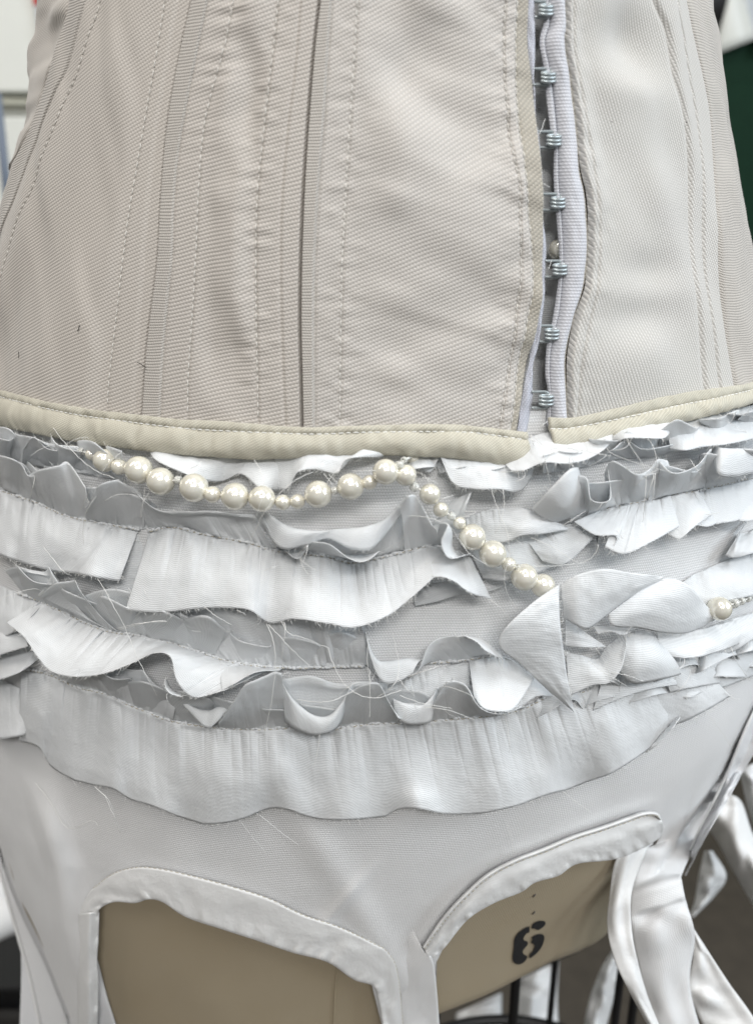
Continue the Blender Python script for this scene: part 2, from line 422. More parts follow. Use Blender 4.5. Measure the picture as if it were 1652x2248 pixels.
# the wire cage under the form
def ring(zr_, r, cx, cy, n=64):
    a = np.arange(n)*2*PI/n; return np.stack([cx+r*np.cos(a), cy+r*np.sin(a), 0*a+zr_+Z0], -1)
mb = MB(); mb.tube(ring(-.50, .12, .085, -.055), .0033, 8, closed=True); mb.build('cage_ring', M['black_wire'], form)
mb = MB(); mb.tube(ring(-.62, .135, .085, -.055), .0033, 8, closed=True); mb.build('cage_ring', M['black_wire'], form)
for (x, y, d, r) in ((1127, 2215, .30, .0024), (1208, 2215, .40, .0022), (1352, 2215, .34, .0024), (1388, 2215, .345, .0026), (700, 2300, .45, .003), (950, 2330, .3, .003)):
    p = freep(x, y, d); top = p.copy(); top[2] = Z0-.24; e = p.copy(); e[2] = Z0-.66
    top = e*.0+top
    mb = MB(); mb.tube([top, p, e], r, 8); mb.build('cage_upright', M['black_wire'], form)
mb = MB(); mb.tube([(-.01, .04, .03), (-.01, .04, Z0-.25)], .013, 16); mb.build('pole', M['black_wire'], form)
mb = MB(); mb.tube([(-.01, .04, .0), (-.01, .04, .02), (-.01, .04, .035)], [.2, .2, .06], 32); mb.build('base', M['black_wire'], form)

# ================================================================== the corset
corset = thing('corset', (0, 0, Z0-.07), 'ivory twill corset with a hooked front opening above the ruffles', 'corset')
HB = .0040
LN = dict(
 L0=[(157, -60), (151, 12), (136, 75), (118, 138), (95, 200), (75, 264), (50, 326), (15, 402), (0, 440), (-30, 520)],
 L1=[(200, -60), (192, 0), (173, 75), (151, 150), (126, 213), (100, 276), (75, 339), (45, 414), (15, 490), (0, 540), (-30, 640)],
 L2=[(228, -60), (218, 12), (196, 83), (173, 160), (150, 213), (130, 271), (105, 339), (75, 422), (48, 485), (25, 560), (4, 650), (-16, 760)],
 A=[(370, -60), (362, 0), (340, 140), (322, 240), (300, 370), (283, 470), (270, 570), (255, 700), (240, 830), (236, 900)],
 A2=[(394, -60), (387, 0), (374, 88), (351, 226), (334, 351), (321, 477), (314, 564), (305, 700), (300, 800), (292, 910)],
 S1=[(428, -60), (418, 0), (405, 60), (390, 130), (370, 240), (360, 320), (350, 450), (344, 560), (335, 640), (320, 760), (309, 920)],
 B0=[(466, -60), (456, 0), (436, 102), (410, 230), (390, 358), (382, 461), (379, 563), (371, 640), (359, 776), (352, 920)],
 B=[(525, -60), (512, 0), (492, 102), (461, 215), (446, 287), (436, 410), (431, 530), (423, 673), (413, 827), (412, 930)],
 C=[(616, -60), (610, 0), (597, 128), (582, 256), (566, 410), (561, 564), (563, 750), (567, 935)],
 D=[(664, -60), (659, 0), (646, 154), (630, 287), (618, 436), (615, 564), (617, 700), (622, 850), (626, 935)],
 S2=[(706, -60), (701, 0), (689, 102), (677, 246), (666, 410), (660, 564), (658, 700), (660, 800), (663, 940)],
 E=[(733, -60), (728, 0), (718, 154), (712, 256), (700, 410), (692, 564), (690, 700), (691, 940)],
 F=[(790, -60), (784, 0), (777, 128), (770, 231), (759, 410), (751, 564), (748, 700), (746, 850), (745, 940)],
 G=[(1108, -60), (1107, 0), (1105, 128), (1112, 246), (1118, 333), (1130, 410), (1133, 500), (1137, 597), (1128, 699), (1118, 802), (1102, 894), (1094, 950)],
 H=[(1134, -60), (1133, 0), (1131, 128), (1135, 256), (1146, 410), (1154, 500), (1163, 607), (1150, 714), (1139, 802), (1132, 853), (1120, 950)],
 I=[(1158, -60), (1159, 0), (1161, 102), (1174, 205), (1177, 307), (1184, 436), (1187, 520), (1186, 600), (1183, 660), (1172, 750), (1156, 827), (1143, 904), (1134, 960)],
 J=[(1176, -60), (1176, 0), (1180, 30), (1178, 128), (1174, 170), (1176, 256), (1188, 318), (1195, 384), (1190, 436), (1203, 538), (1202, 581), (1200, 640), (1187, 750), (1174, 802), (1172, 878), (1157, 960)],
 K=[(1202, -60), (1198, 0), (1199, 40), (1188, 92), (1199, 154), (1202, 205), (1212, 287), (1219, 328), (1219, 400), (1226, 492), (1231, 560), (1228, 622), (1215, 709), (1203, 760), (1200, 822), (1206, 863), (1203, 930)],
 L=[(1210, -60), (1206, 0), (1209, 51), (1198, 92), (1209, 154), (1217, 205), (1225, 287), (1227, 384), (1233, 461), (1237, 554), (1231, 673), (1216, 740), (1208, 802), (1211, 930)],
 R0=[(1242, -60), (1239, 0), (1241, 62), (1238, 92), (1251, 179), (1264, 287), (1270, 369), (1283, 435), (1288, 530), (1281, 622), (1257, 699), (1240, 781), (1241, 853), (1244, 930)],
 R1=[(1247, -60), (1244, 0), (1246, 62), (1244, 92), (1257, 179), (1270, 287), (1276, 369), (1289, 435), (1294, 530), (1287, 622), (1263, 699), (1246, 781), (1247, 853), (1250, 930)],
 R2=[(1262, -60), (1258, 0), (1260, 62), (1262, 110), (1276, 200), (1291, 300), (1303, 400), (1313, 500), (1310, 600), (1292, 700), (1272, 790), (1268, 930)],
 P=[(1418, -60), (1431, 0), (1454, 62), (1464, 112), (1474, 175), (1496, 262), (1514, 375), (1521, 475), (1526, 600), (1535, 720), (1545, 870)],
 Q0=[(1462, -60), (1474, 10), (1488, 75), (1505, 162), (1525, 262), (1540, 375), (1548, 487), (1555, 620), (1575, 860)],
 Q=[(1490, -60), (1500, 0), (1514, 75), (1534, 162), (1554, 262), (1566, 375), (1574, 487), (1584, 622), (1605, 850)],
)
LU = {}
for k, v in LN.items():
    q = spl(v, 80); u_, z_ = uz(q[:, 0], q[:, 1], np.full(80, HB)); o_ = np.argsort(z_); LU[k] = (z_[o_], u_[o_])
def lu(k, z):
    zz_, uu_ = LU[k]; return np.interp(z, zz_, uu_)
hemL = [(-40, 846), (0, 855), (103, 881), (205, 899), (333, 914), (410, 922), (513, 927), (605, 935), (680, 939), (743, 937), (847, 934), (908, 932), (1010, 934), (1113, 945), (1175, 952)]
hemR = [(1196, 916), (1251, 917), (1318, 904), (1420, 878), (1523, 858), (1625, 845), (1665, 828)]
botL = [(-40, 927), (0, 937), (77, 953), (179, 973), (308, 989), (410, 999), (513, 1007), (564, 1009), (666, 1005), (805, 999), (959, 1004), (1061, 1015), (1159, 1034)]
botR = [(1207, 997), (1241, 989), (1318, 971), (1420, 940), (1523, 920), (1665, 880)]
stiL = [(-40, 862), (0, 871), (103, 897), (180, 912), (260, 923), (400, 940), (540, 948), (690, 953), (800, 949), (1000, 948), (1080, 955), (1155, 966)]
stiR = [(1207, 941), (1251, 940), (1330, 925), (1400, 910), (1480, 892), (1580, 872), (1665, 852)]
def hemcurve(pts, h):
    q = spl(pts, 160); u_, z_ = uz(q[:, 0], q[:, 1], np.full(160, h)); o_ = np.argsort(u_); return u_[o_], z_[o_]
HL, HR, BL_, BR_, TL, TR = (hemcurve(p, h_) for p, h_ in ((hemL, .005), (hemR, .005), (botL, .006), (botR, .006), (stiL, .006), (stiR, .006)))
def ip(c, u): return np.interp(u, *c)
RAD = .13
def hfield(u, z, side):
    """height of the corset cloth over the body"""
    h = np.full(np.broadcast(u, z).shape, HB)
    # long soft drag folds, mostly across
    if side == 'left':
        us = lu('S2', z)
        fr = sst(0, .12, u-lu('F', z))              # the wide front panel
        h = h+fr*(.0024*noise2(u*2.4+3, z*36+u*4)+.0013*noise2(u*3.5+9, z*72-u*5)+.0005*noise2(u*7+5, z*150+u*6))
        md = sst(0, .05, u-lu('B', z))*sst(0, .05, lu('C', z)-u)
        h = h+md*(.0026*noise2(u*5+40, z*42+u*6)+.0008*noise2(u*9, z*95))
        lf = sst(0, .06, lu('A', z)-u)
        h = h+lf*(.0020*noise2(u*4+11, z*24-u*4)+.0007*noise2(u*8+70, z*55+u*12))
        h = h+.00055*noise2(u*7, z*130)*sst(.05, .12, z)*(1+0*u)
        for a, b, d, ww in (('L0', 'L1', .0007, .0009), ('L1', 'L2', .0002, .0007), ('A2', 'S1', -.0003, .0007), ('S1', 'B0', .0004, .0005), ('A', 'A2', .0001, .0008), ('C', 'S2', .0002, .0008), ('D', 'S2', .0002, .0008), ('S2', 'E', .0006, .0005), ('E', 'F', -.0001, .0007), ('G', 'H', .0002, .0006), ('H', 'I', -.0001, .0005)):
            h = h+d*sst(0, ww, (u-lu(a, z))*RAD)*sst(0, ww, (lu(b, z)-u)*RAD)
        # puckers along the boning tapes
        pk = np.exp(-((u-lu('B', z))*RAD/.006)**2)*sst(.0, .10, z)
        h = h+pk*.00035*np.sin(z*2*PI/.0052+6*noise2(z*120, 3+0*z))
        for k, d, ww in (('A', .0002, .0005), ('L2', .00018, .0005), ('B', .00025, .0005), ('C', .00025, .0005), ('F', .00025, .0005), ('B0', .00025, .0004), ('E', .0003, .0004), ('G', .00025, .0004), ('H', .00025, .0004), ('D', .00018, .0005), ('A2', .00015, .0005)):
            h = h-d*np.exp(-((u-lu(k, z))*RAD/ww)**2)*(1+.35*noise2(z*420, 5.1+0*z))
        h = h+.00022*noise2(u*RAD/.004, z/.0022)*(np.exp(-((u-lu('F', z))*RAD/.006)**2)+np.exp(-((u-lu('C', z))*RAD/.006)**2)+np.exp(-((u-lu('G', z))*RAD/.006)**2))
        # the lumpy laced edge at the far side
        far = sst(.0, .02, lu('L0', z)-u)
        h = h+far*(.0010*noise2(z*80+2, u*3)+.0014*noise2(z*170, 8+u*6)+.0005)
    else:
        h = h+.0016*noise2(u*5+21, z*26+u*5)*sst(0, .05, u-lu('R2', z))+.0008*noise2(u*9+2, z*58)
        for (px, py, su, sz_, am) in ((1385, 95, .010, .010, -.0045), (1390, 190, .014, .006, .0016), (1478, 130, .005, .014, .0012), (1430, 600, .012, .006, -.0016), (1420, 690, .016, .007, -.0015), (1400, 645, .018, .006, .0012), (1360, 780, .014, .008, .0010), (1340, 430, .012, .009, .0009), (1440, 330, .010, .008, -.0008)):
            du, dz = uz(np.array(float(px)), np.array(float(py)), np.array(HB))
            h = h+am*np.exp(-((u-float(du))*RAD/su)**2-((z-float(dz))/sz_)**2)
        for a, b, d, ww in (('R1', 'R2', .0009, .0008), ('P', 'Q0', .0006, .0012), ('Q0', 'Q', .0006, .0009)):
            h = h+d*sst(0, ww, (u-lu(a, z))*RAD)*sst(0, ww, (lu(b, z)-u)*RAD)
        for k, d, ww in (('R2', .0006, .0007), ('P', .0005, .0012), ('Q', .0011, .0008), ('Q0', .0004, .0007)):
            h = h-d*np.exp(-((u-lu(k, z))*RAD/ww)**2)
        h = h+.0003*noise2(u*RAD/.003, z/.004)*np.exp(-((u-lu('R2', z))*RAD/.005)**2)
        h = h+.0012*noise2(z*60, u*5+3)*sst(0, .06, u-lu('Q', z))
    return h
ZT = .135
def panel(name, ua, ub, hem, mat, n, side, tuck=(1, 1), m=300, extra=0.0, label=None, ztop=ZT):
    s = np.linspace(0, 1, n)[:, None]; t = np.linspace(0, 1, m)[None, :]
    z = np.full((n, m), .03)
    for k in range(5):
        u = ua(z)*(1-s)+ub(z)*s
        zh = ip(hem, u)-.004
        z = zh+(ztop-zh)*t
    u = ua(z)*(1-s)+ub(z)*s
    h = hfield(u, z, side)+extra
    da = (u-ua(z))*RAD; db = (ub(z)-u)*RAD
    if tuck[0]: h = h-.0022*tuck[0]*(1-sst(0, .0006, da))
    if tuck[1]: h = h-.0022*tuck[1]*(1-sst(0, .0006, db))
    uv = np.stack([u*RAD, z], -1)
    warp = (h-HB)*.5
    uv[..., 1] += warp
    o = sheet(name, S(u, z, h), mat, corset, 0, uv=uv, flip=True)
    if label: o['label'] = label
    return o
K_ = lambda k: (lambda z: lu(k, z))
cst = lambda v: (lambda z: v+0*z)
panel('twill_panel', cst(-2.9), K_('L0'), HL, M['twill_left'], 90, 'left', (0, 1), 200)
panel('boning_channel', K_('L0'), K_('L1'), HL, M['channel'], 60, 'left', (.5, 0))
panel('twill_panel', K_('L1'), K_('A2'), HL, M['twill_left'], 190, 'left', (0, 0), 330)
panel('boning_channel', K_('A2'), K_('S1'), HL, M['twill_left'], 36, 'left', (0, 1))
panel('boning_channel', K_('S1'), K_('B0'), HL, M['channel'], 36, 'left', (1, 0))
panel('twill_panel', K_('B0'), K_('D'), HL, M['twill_mid'], 170, 'left', (0, 0), 360)
panel('boning_channel', K_('D'), K_('S2'), HL, M['twill_mid'], 36, 'left', (0, 1))
panel('boning_channel', K_('S2'), K_('E'), HL, M['channel'], 30, 'left', (1, 0))
panel('twill_panel', K_('E'), K_('H'), HL, M['twill_front'], 260, 'left', (0, 0), 360)
panel('facing', K_('H'), K_('I'), HL, M['facing'], 28, 'left', (0, .5), label='beige twill facing beside the eye tape')
panel('twill_panel', K_('R1'), K_('P'), HR, M['twill_right'], 170, 'right', (.6, 0), 330)
panel('boning_channel', K_('P'), K_('Q'), HR, M['twill_right'], 40, 'right', (0, .4))
panel('twill_panel', K_('Q'), cst(1.75), HR, M['channel'], 70, 'right', (.4, 0), 240)
panel('twill_panel', cst(1.75), cst(2.9), HR, M['twill_left'], 60, 'right', (0, 0), 120)
# dark gaps where two panels meet are the depth between them: a lining behind
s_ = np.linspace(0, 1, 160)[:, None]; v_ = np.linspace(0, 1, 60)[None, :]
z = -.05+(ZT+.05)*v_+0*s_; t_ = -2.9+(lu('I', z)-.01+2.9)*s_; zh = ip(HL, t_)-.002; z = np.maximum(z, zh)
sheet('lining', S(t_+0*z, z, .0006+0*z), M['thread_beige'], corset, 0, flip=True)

def strip(name, ka, kb, hem, mat, prof, n=12, m=260, ztop=ZT, zlow=-.004, uvs=1.0, thick=.0003):
    s = np.linspace(0, 1, n)[:, None]; t = np.linspace(0, 1, m)[None, :]; z = np.full((n, m), .03)
    for k in range(4):
        u = lu(ka, z)*(1-s)+lu(kb, z)*s; zh = ip(hem, u)+zlow; z = zh+(ztop-zh)*t
    u = lu(ka, z)*(1-s)+lu(kb, z)*s
    h = prof(s+0*t, u, z)
    return sheet(name, S(u, z, h), mat, corset, thick, uv=np.stack([u*RAD, z], -1)*uvs, flip=True)
strip('eye_tape', 'I', 'J', HL, M['tape'], lambda s, u, z: .0032+.0003*noise2(z*300, s*3)+.0004*np.sin(s*PI)-.0008*sst(.6, 1, s), zlow=-.006)
strip('hook_tape', 'K', 'L', HR, M['elastic'], lambda s, u, z: .0030+.0008*np.sin(s*PI)-.0010*sst(.7, 1, s), zlow=-.003)
strip('elastic_casing', 'L', 'R0', HR, M['elastic'], lambda s, u, z: .0022+.0035*np.sqrt(np.maximum(0, 1-(2*s-1)**2))+.0006*noise2(z*55, 4)*np.sin(s*PI)+.0002*noise2(z*260, s*5), n=24, zlow=-.003)
strip('casing_edge', 'R0', 'R1', HR, M['facing'], lambda s, u, z: .0020+.0012*np.sin(s*PI), n=6, zlow=-.003)

# inner modesty strip seen through the gap
g = np.linspace(0, 1, 40)[:, None]; t = np.linspace(0, 1, 160)[None, :]
z = -.085+(ZT+.085)*t+0*g; ua = lu('I', z)-.05; ub = lu('L', z)+.05
u = ua*(1-g)+ub*g
hh = -.0046+.0012*noise2(u*22+z*30, z*45+3)+.0006*noise2(u*40-z*60, z*80)
sheet('modesty_strip', S(u, z, hh), M['satin'], corset, 0, flip=True)

# hooks and eyes
for (x, y) in ((1190, 20), (1195, 168), (1207, 306), (1216, 443), (1220, 590), (1203, 732), (1190, 877)):
    jx = float(np.interp(y, [p[1] for p in LN['J']], [p[0] for p in LN['J']]))
    e = np.array([(jx-6, y-17), (jx+4, y-17), (x+5, y-17), (x+13, y-12), (x+14, y), (x+13, y+13), (x+4, y+18), (jx+4, y+18), (jx-6, y+18)])
    q = spl(e, 36); mb = MB(); mb.tube(hit(q[:, 0], q[:, 1], .0034), .00042, 7)
    mb.build('eye', M['metal'], corset)
    mb = MB()
    for k in (-1, 0, 1):
        a = np.linspace(0, 2*PI, 26, endpoint=False)
        # a narrow wire loop that goes over and under the eye
        lx = x+8+14.5*np.cos(a); ly = y+1+k*8.2+2.6*np.sin(a)
        mb.tube(hit(lx, ly, .0040+.0009*np.sin(a)+.0003), .00045, 7, closed=True)
    mb.build('hook', M['metal'], corset)

# hem binding
def binding(cT, cS, cB, ua, ub, n):
    u = np.linspace(ua, ub, n)[:, None]; m = 34; t = np.linspace(0, 1, m)[None, :]
    zt, zs, zb_ = ip(cT, u), ip(cS, u), ip(cB, u)
    k = .30
    z = np.where(t < k, zt+(zs-zt)*(t/k), zs+(zb_-zs)*((t-k)/(1-k)))
    h = .0056+.0004*np.sin(np.clip(t/k, 0, 1)*PI)+.0022*np.sin(np.clip((t-k)/(1-k), 0, 1)*PI)**.7-.0003*np.exp(-((t-k)/.05)**2)
    h = h-.0018*sst(.93, 1, t)+.0006*noise2(u*24, t*2)*np.sin(t*PI)+.00035*noise2(u*70, t*3+7)
    P = S(u+0*t, z, h)
    return sheet('hem_binding', P, M['binding'], corset, .0012, uv=np.stack([u*.15+0*t, z], -1), flip=True)
uLe = float(BL_[0].max()); uRs = float(BR_[0].min())
binding(HL, TL, BL_, -2.9, uLe, 900)
binding(HR, TR, BR_, uRs, 2.9, 500)

# stitching: each stitch a short thread, joined per seam line (hundreds of them)
def stitches(paths, name, r, ln, gap, mat, parent, h):
    mb = MB()
    for pts in paths:
        q = spl(pts, 1200); P = hit(q[:, 0], q[:, 1], h)
        L = np.r_[0, np.cumsum(np.linalg.norm(np.diff(P, axis=0), axis=1))]
        s = 0.0
        while s < L[-1]-ln:
            ll = ln*(.9+.25*rnd.random())
            ss = np.linspace(s, s+ll, 5)
            pp_ = np.stack([np.interp(ss, L, P[:, k]) for k in range(3)], -1)
            mid = np.array([0., .35, .5, .35, 0.])*r; nrm = np.array([0, -1., .2])
            mb.tube(pp_+nrm*(mid[:, None]-.6*r*(np.array([1, 0, 0, 0, 1.])[:, None])), np.array([.4, .9, 1, .9, .4])*r, 5)
            s += ll+gap*(.8+.4*rnd.random())
    o = mb.build(name, mat, parent); o['kind'] = 'stuff'; return o
def on_h(keys, side, name, extra, r=.00016, ln=.0021, gap=.0004, mat='thread'):
    mb = MB()
    for k in keys:
        z = np.linspace(float(ip(HL if side == 'left' else HR, lu(k, np.array(-.05))))+.002, ZT, 700)
        u = lu(k, z); P = S(u, z, hfield(u, z, side)+extra)
        L = np.r_[0, np.cumsum(np.linalg.norm(np.diff(P, axis=0), axis=1))]; s = 0.0
        while s < L[-1]-ln:
            ll = ln*(.85+.3*rnd.random()); ss = np.linspace(s, s+ll, 5)
            pp_ = np.stack([np.interp(ss, L, P[:, c]) for c in range(3)], -1)
            pp_[:, 1] -= np.array([-.0003, .0001, .00012, .0001, -.0003])
            mb.tube(pp_, np.array([.5, 1, 1, 1, .5])*r, 5); s += ll+gap*(.7+.6*rnd.random())
    o = mb.build(name, M[mat], corset); o['kind'] = 'stuff'
on_h(['F', 'C', 'B', 'A', 'L2', 'G', 'H'], 'left', 'topstitching', .00022, .00014, mat='thread_ivory')
stitches([stiL], 'binding_stitching', .00019, .0017, .0004, M['thread'], corset, .0066)
stitches([stiR], 'binding_stitching', .00019, .0017, .0004, M['thread'], corset, .0066)
# ================================================================== the ruffled brief
brief = thing('ruffled_brief', (0, 0, Z0-.2), 'white knit brief with rows of frayed satin ruffles and bound leg openings', 'underwear')
mm = .001
# knit base, ending at the leg openings
botc = [(-110, 1760), (-60, 1800), (-30, 1860), (0, 1916), (22, 1994), (44, 2071), (66, 2149), (92, 2275), (130, 2285), (173, 2285), (180, 2040), (206, 1990), (256, 1966), (330, 1960), (410, 1996), (490, 2026), (564, 2052), (641, 2078), (718, 2100), (775, 2130), (815, 2160), (840, 2260), (880, 2330), (955, 2300), (958, 2160), (958, 2112), (974, 2078), (1025, 2012), (1082, 1972), (1143, 1946), (1174, 1926), (1225, 1908), (1266, 1886), (1348, 1872), (1410, 1850), (1450, 1830), (1475, 1835), (1510, 1810), (1560, 1780), (1640, 1660), (1710, 1560)]
bq = np.array(botc, float); n, m = 640, 420
bx = np.linspace(-110, 1710, n)[:, None]; by = np.interp(bx, np.maximum.accumulate(bq[:, 0])+np.arange(len(bq))*1e-4, bq[:, 1])
Y = np.minimum(np.linspace(893, 2300, m)[None, :], by); X = bx+0*Y
U, Z = uz(X, Y, np.full(X.shape, .002))
hh = .002+.0010*noise2(U*5, Z*22)+.0005*noise2(U*11+3, Z*50)
hh = hh+.0016*np.exp(-((U*.5+Z*2.0+.445)/.022)**2)*sst(-.15, -.18, Z)      # soft folds across the front
hh = hh+.0013*np.exp(-((U*1.1-Z*2.0-.46)/.020)**2)*sst(-.2, -.23, Z)
dr = (X-np.interp(Y, [1640, 1760, 1856, 1905, 1960, 2027, 2093, 2150, 2290], [40, 80, 106, 122, 131, 139, 155, 168, 178]))*.00016
hh = hh+.0040*sst(-.0045, .0005, dr)*(1-sst(.0005, .012, dr))*sst(1680, 1850, Y)-.0022*np.exp(-((dr+.011)/.007)**2)*sst(1650, 1900, Y)
Pk = hit(X, Y, hh)
Fk = grid_faces(n, m); Yf = Y.ravel(); Fk = Fk[np.ptp(Yf[Fk], axis=1) > 1e-6]
link('knit_body', raw_mesh('knit_body', Pk.reshape(-1, 3), Fk, np.stack([U*.165, Z], -1).reshape(-1, 2)), M['knit'], brief)
ub_ = np.array([float(U[0, 0]), float(U[-1, 0])]); zb_ = np.array([float(Z[0, -1]), float(Z[-1, -1])]); ztop = -.045
# back of the brief, round the form
s = np.linspace(0, 1, 80)[:, None]; U = ub_[-1]+(2*PI-(ub_[-1]-ub_[0]))*s
zl = zb_[-1]+(zb_[0]-zb_[-1])*s-.06*np.sin(s*PI); Z = ztop+(zl-ztop)*t[:, ::4]
sheet('knit_seat', S(U+0*Z, Z, .002+.001*noise2(U*5, Z*22)), M['knit'], brief, 0, uv=np.stack([U*.16+0*Z, Z], -1))

def pp3(T, n):
    return spl(T, n) if True else None
FR = MB(); EDG = []
def fray(E, Nrm, dens, ln, r=.00006):
    """short broken threads along a raw edge E, pointing along Nrm"""
    L = np.r_[0, np.cumsum(np.linalg.norm(np.diff(E, axis=0), axis=1))]; k = int(L[-1]*dens)
    for i in range(k):
        s = rnd.random()*L[-1]
        p = np.array([np.interp(s, L, E[:, c]) for c in range(3)]); d = np.array([np.interp(s, L, Nrm[:, c]) for c in range(3)])
        d = d/max(np.linalg.norm(d), 1e-9)+np.array([rnd.gauss(0, .45), rnd.gauss(0, .35), rnd.gauss(0, .45)])
        l = ln*(.4+abs(rnd.gauss(0, .7)))
        b = np.array([rnd.gauss(0, .3), rnd.gauss(0, .2), rnd.gauss(0, .3)])
        FR.tube([p-d*l*.2, p+d*l*.5, p+d*l+b*l*.5], [r, r, r*.6], 3)
def ruffle(T, B, Mid=None, bulge=2.0, n=None, m=22, mat='satin', gather=.6, gf=48, fold=.6, ff=7, seed=0, name='ruffle', frayed=1.2, tilt=0.0, seam_dark=False, ends=True, parent=None, hs=1.0, planar=False, curl=None):
    """a cloth strip from the sewn line T to its raw edge B; points are (x, y, height in mm over the body)"""
    n = n or 26*max(len(T), len(B))
    if len(T) == len(B): a, b = spl(T, n), spl(B, n)
    else: a, b = spl_len(T, n), spl_len(B, n)
    if Mid is not None:
        c = spl(Mid, n) if len(Mid) in (len(T), len(B)) and len(T) == len(B) else spl_len(Mid, n)
    else:
        c = (a+b)/2; c[:, 2] += bulge*.22
    t = np.linspace(0, 1, m)[None, :, None]
    # the raw edge rolls back over itself here and there
    kk = np.arange(n)[:, None, None]*(len(B)/n)
    cv = np.maximum(0, noise2(kk*.55+seed*6.1, seed*2.3+0*kk)+.2)*(curl if curl is not None else (.30 if b[:, 1].mean() < a[:, 1].mean() and Mid is None else .03))
    tr = t; roll_ = cv*sst(.62, 1, t)
    t = t-.75*roll_
    a_, b_, c_ = a[:, None], b[:, None], c[:, None]
    # quadratic through the three lines
    G = a_*(2*(t-.5)*(t-1))+c_*(4*t*(1-t))+b_*(2*t*(t-.5))
    L = np.r_[0, np.cumsum(np.linalg.norm(np.diff(a[:, :2], axis=0), axis=1))][:, None]
    L2 = np.r_[0, np.cumsum(np.linalg.norm(np.diff(b[:, :2], axis=0), axis=1))][:, None]
    tt = tr[..., 0]+0*t[..., 0]
    Lm = L*(1-tt)+L2*tt*(L[-1]/max(L2[-1, 0], 1))
    h = G[..., 2]*hs+2*(1-hs)+5.5*cv[..., 0]*np.sin(sst(.62, 1, tr[..., 0])*PI*.62)
    # tight gathers at the seam dying into the strip, and soft flutes towards the edge
    rd = np.abs(noise2(Lm/19+seed*9.1, .5+tt*.9)); rd2 = np.abs(noise2(Lm/33+seed*4.7, tt*.6))
    h = h-gather*1.2*np.exp(-tt*5.)*(1-rd)**4*sst(0, .05, tt)-gather*.7*np.exp(-tt*2.4)*(1-rd2)**5
    h = h+.8*gather*np.exp(-tt*3.6)*noise2(Lm/gf*2.2+seed*17.3, .3+tt*1.5)*2.2*sst(0, .04, tt)
    h = h+gather*.4*np.exp(-tt*6.)*noise2(Lm/gf*6+seed*3.3, tt*3)
    h = h+fold*noise2(Lm/ff/10+seed*7.7, tt*.8+seed)*tt**.7*2
    h = h+.25*noise2(Lm/55+seed*5, tt*3+seed*2)*np.sin(tt*PI)
    h = h+.20*noise2(Lm/30+seed*11, tt*4+seed)+.05*noise2(Lm/12+seed*5, tt*9+seed*3)
    y = G[..., 1]+.25*fold*noise2(Lm/ff/10+seed*7.7, tt*.8+seed)*tt*2
    P = hit(G[..., 0], y, np.maximum(h, .6)*mm)
    o = sheet(name, P, M[mat], parent or brief, .00022, uv=P[..., [0, 2]]*1.0 if planar else None)
    if frayed:
        EDG.append((P[:, -1], P[:, -1]-P[:, -3]))
        fray(P[:, -1], P[:, -1]-P[:, -3], 1300*frayed, .0010, .00005)
        if ends:
            for kk, k2 in ((0, 2), (-1, -3)): fray(P[kk], P[kk]-P[k2], 500*frayed, .0012)
    return o
def seamline(pts, h=3.4, w=1.0):
    """the sewn band under a gathered strip: a puckered cord of cloth with stitches sunk in it"""
    q = spl_len(pts, 40*len(pts)); k = np.arange(len(q))
    hh = h+.5*noise2(k*.45, 2.2+pts[0][0])+.35*noise2(k*1.1, 9.1)
    q[:, 1] += 2.4*noise2(k*.30, 5.5)
    P = hit(q[:, 0], q[:, 1], hh*mm)
    mb = MB(); mb.tube(P, w*mm*.5*(1+.35*noise2(k*.6, 4.4)), 7); mb.build('gathered_seam', M['satin'], brief)
    SEAMS.append((pts, (h+w*.42)*mm))
SEAMS = []

def frill(seam, L, wl, amp, up, seed, h0=9, dh=5, mat='satin', gather=.6, frayed=.5):
    """a tightly waved strip: its raw edge swings to and fro like a lettuce leaf"""
    r = random.Random(seed); q = spl_len(seam, 200); Lx = np.r_[0, np.cumsum(np.hypot(*np.diff(q, axis=0).T))]
    k = max(3, int(Lx[-1]/wl*4)); T, B, Md = [], [], []
    ph = r.uniform(0, 6)
    for i in range(k+1):
        d = Lx[-1]*i/k; x = np.interp(d, Lx, q[:, 0]); y = np.interp(d, Lx, q[:, 1])
        ph += 2*PI/4*r.uniform(.65, 1.35)
        l = L*r.uniform(.75, 1.2)
        T.append((x, y, 3)); B.append((x+amp*math.sin(ph), y-up*l+up*.16*L*math.cos(ph*.9), h0+dh*math.cos(ph)))
        Md.append((x+.55*amp*math.sin(ph), y-up*l*.5, .62*h0+.5*dh*math.cos(ph)))
    ruffle(T, B, Mid=Md, n=14*k, m=18, seed=seed, mat=mat, gather=gather, fold=.3, frayed=frayed, curl=0)
# ---- first tier: frills peeping out below the binding
ruffle([(330, 960, 2), (372, 975, 2), (420, 985, 2), (470, 985, 2), (520, 985, 2), (570, 988, 2), (620, 985, 2), (662, 985, 2)],
       [(328, 992, 5), (345, 1012, 9), (388, 1032, 10), (440, 1052, 9), (486, 1058, 5), (528, 1042, 7), (570, 1070, 8), (612, 1078, 4)], bulge=4, fold=1.0, seed=1, frayed=.7)
ruffle([(600, 965, 3), (640, 975, 3), (690, 978, 3), (740, 980, 3), (790, 975, 3), (830, 970, 3), (875, 985, 3)],
       [(612, 1078, 4), (634, 1072, 7), (652, 1038, 11), (690, 1032, 11), (738, 1040, 10), (762, 1008, 12), (835, 1003, 6)], bulge=5, fold=.6, seed=2, frayed=1.2)
ruffle([(900, 985, 2), (925, 985, 2), (950, 985, 2)], [(905, 1015, 4), (940, 1037, 6), (962, 1008, 4)], bulge=2, seed=3, frayed=.6)
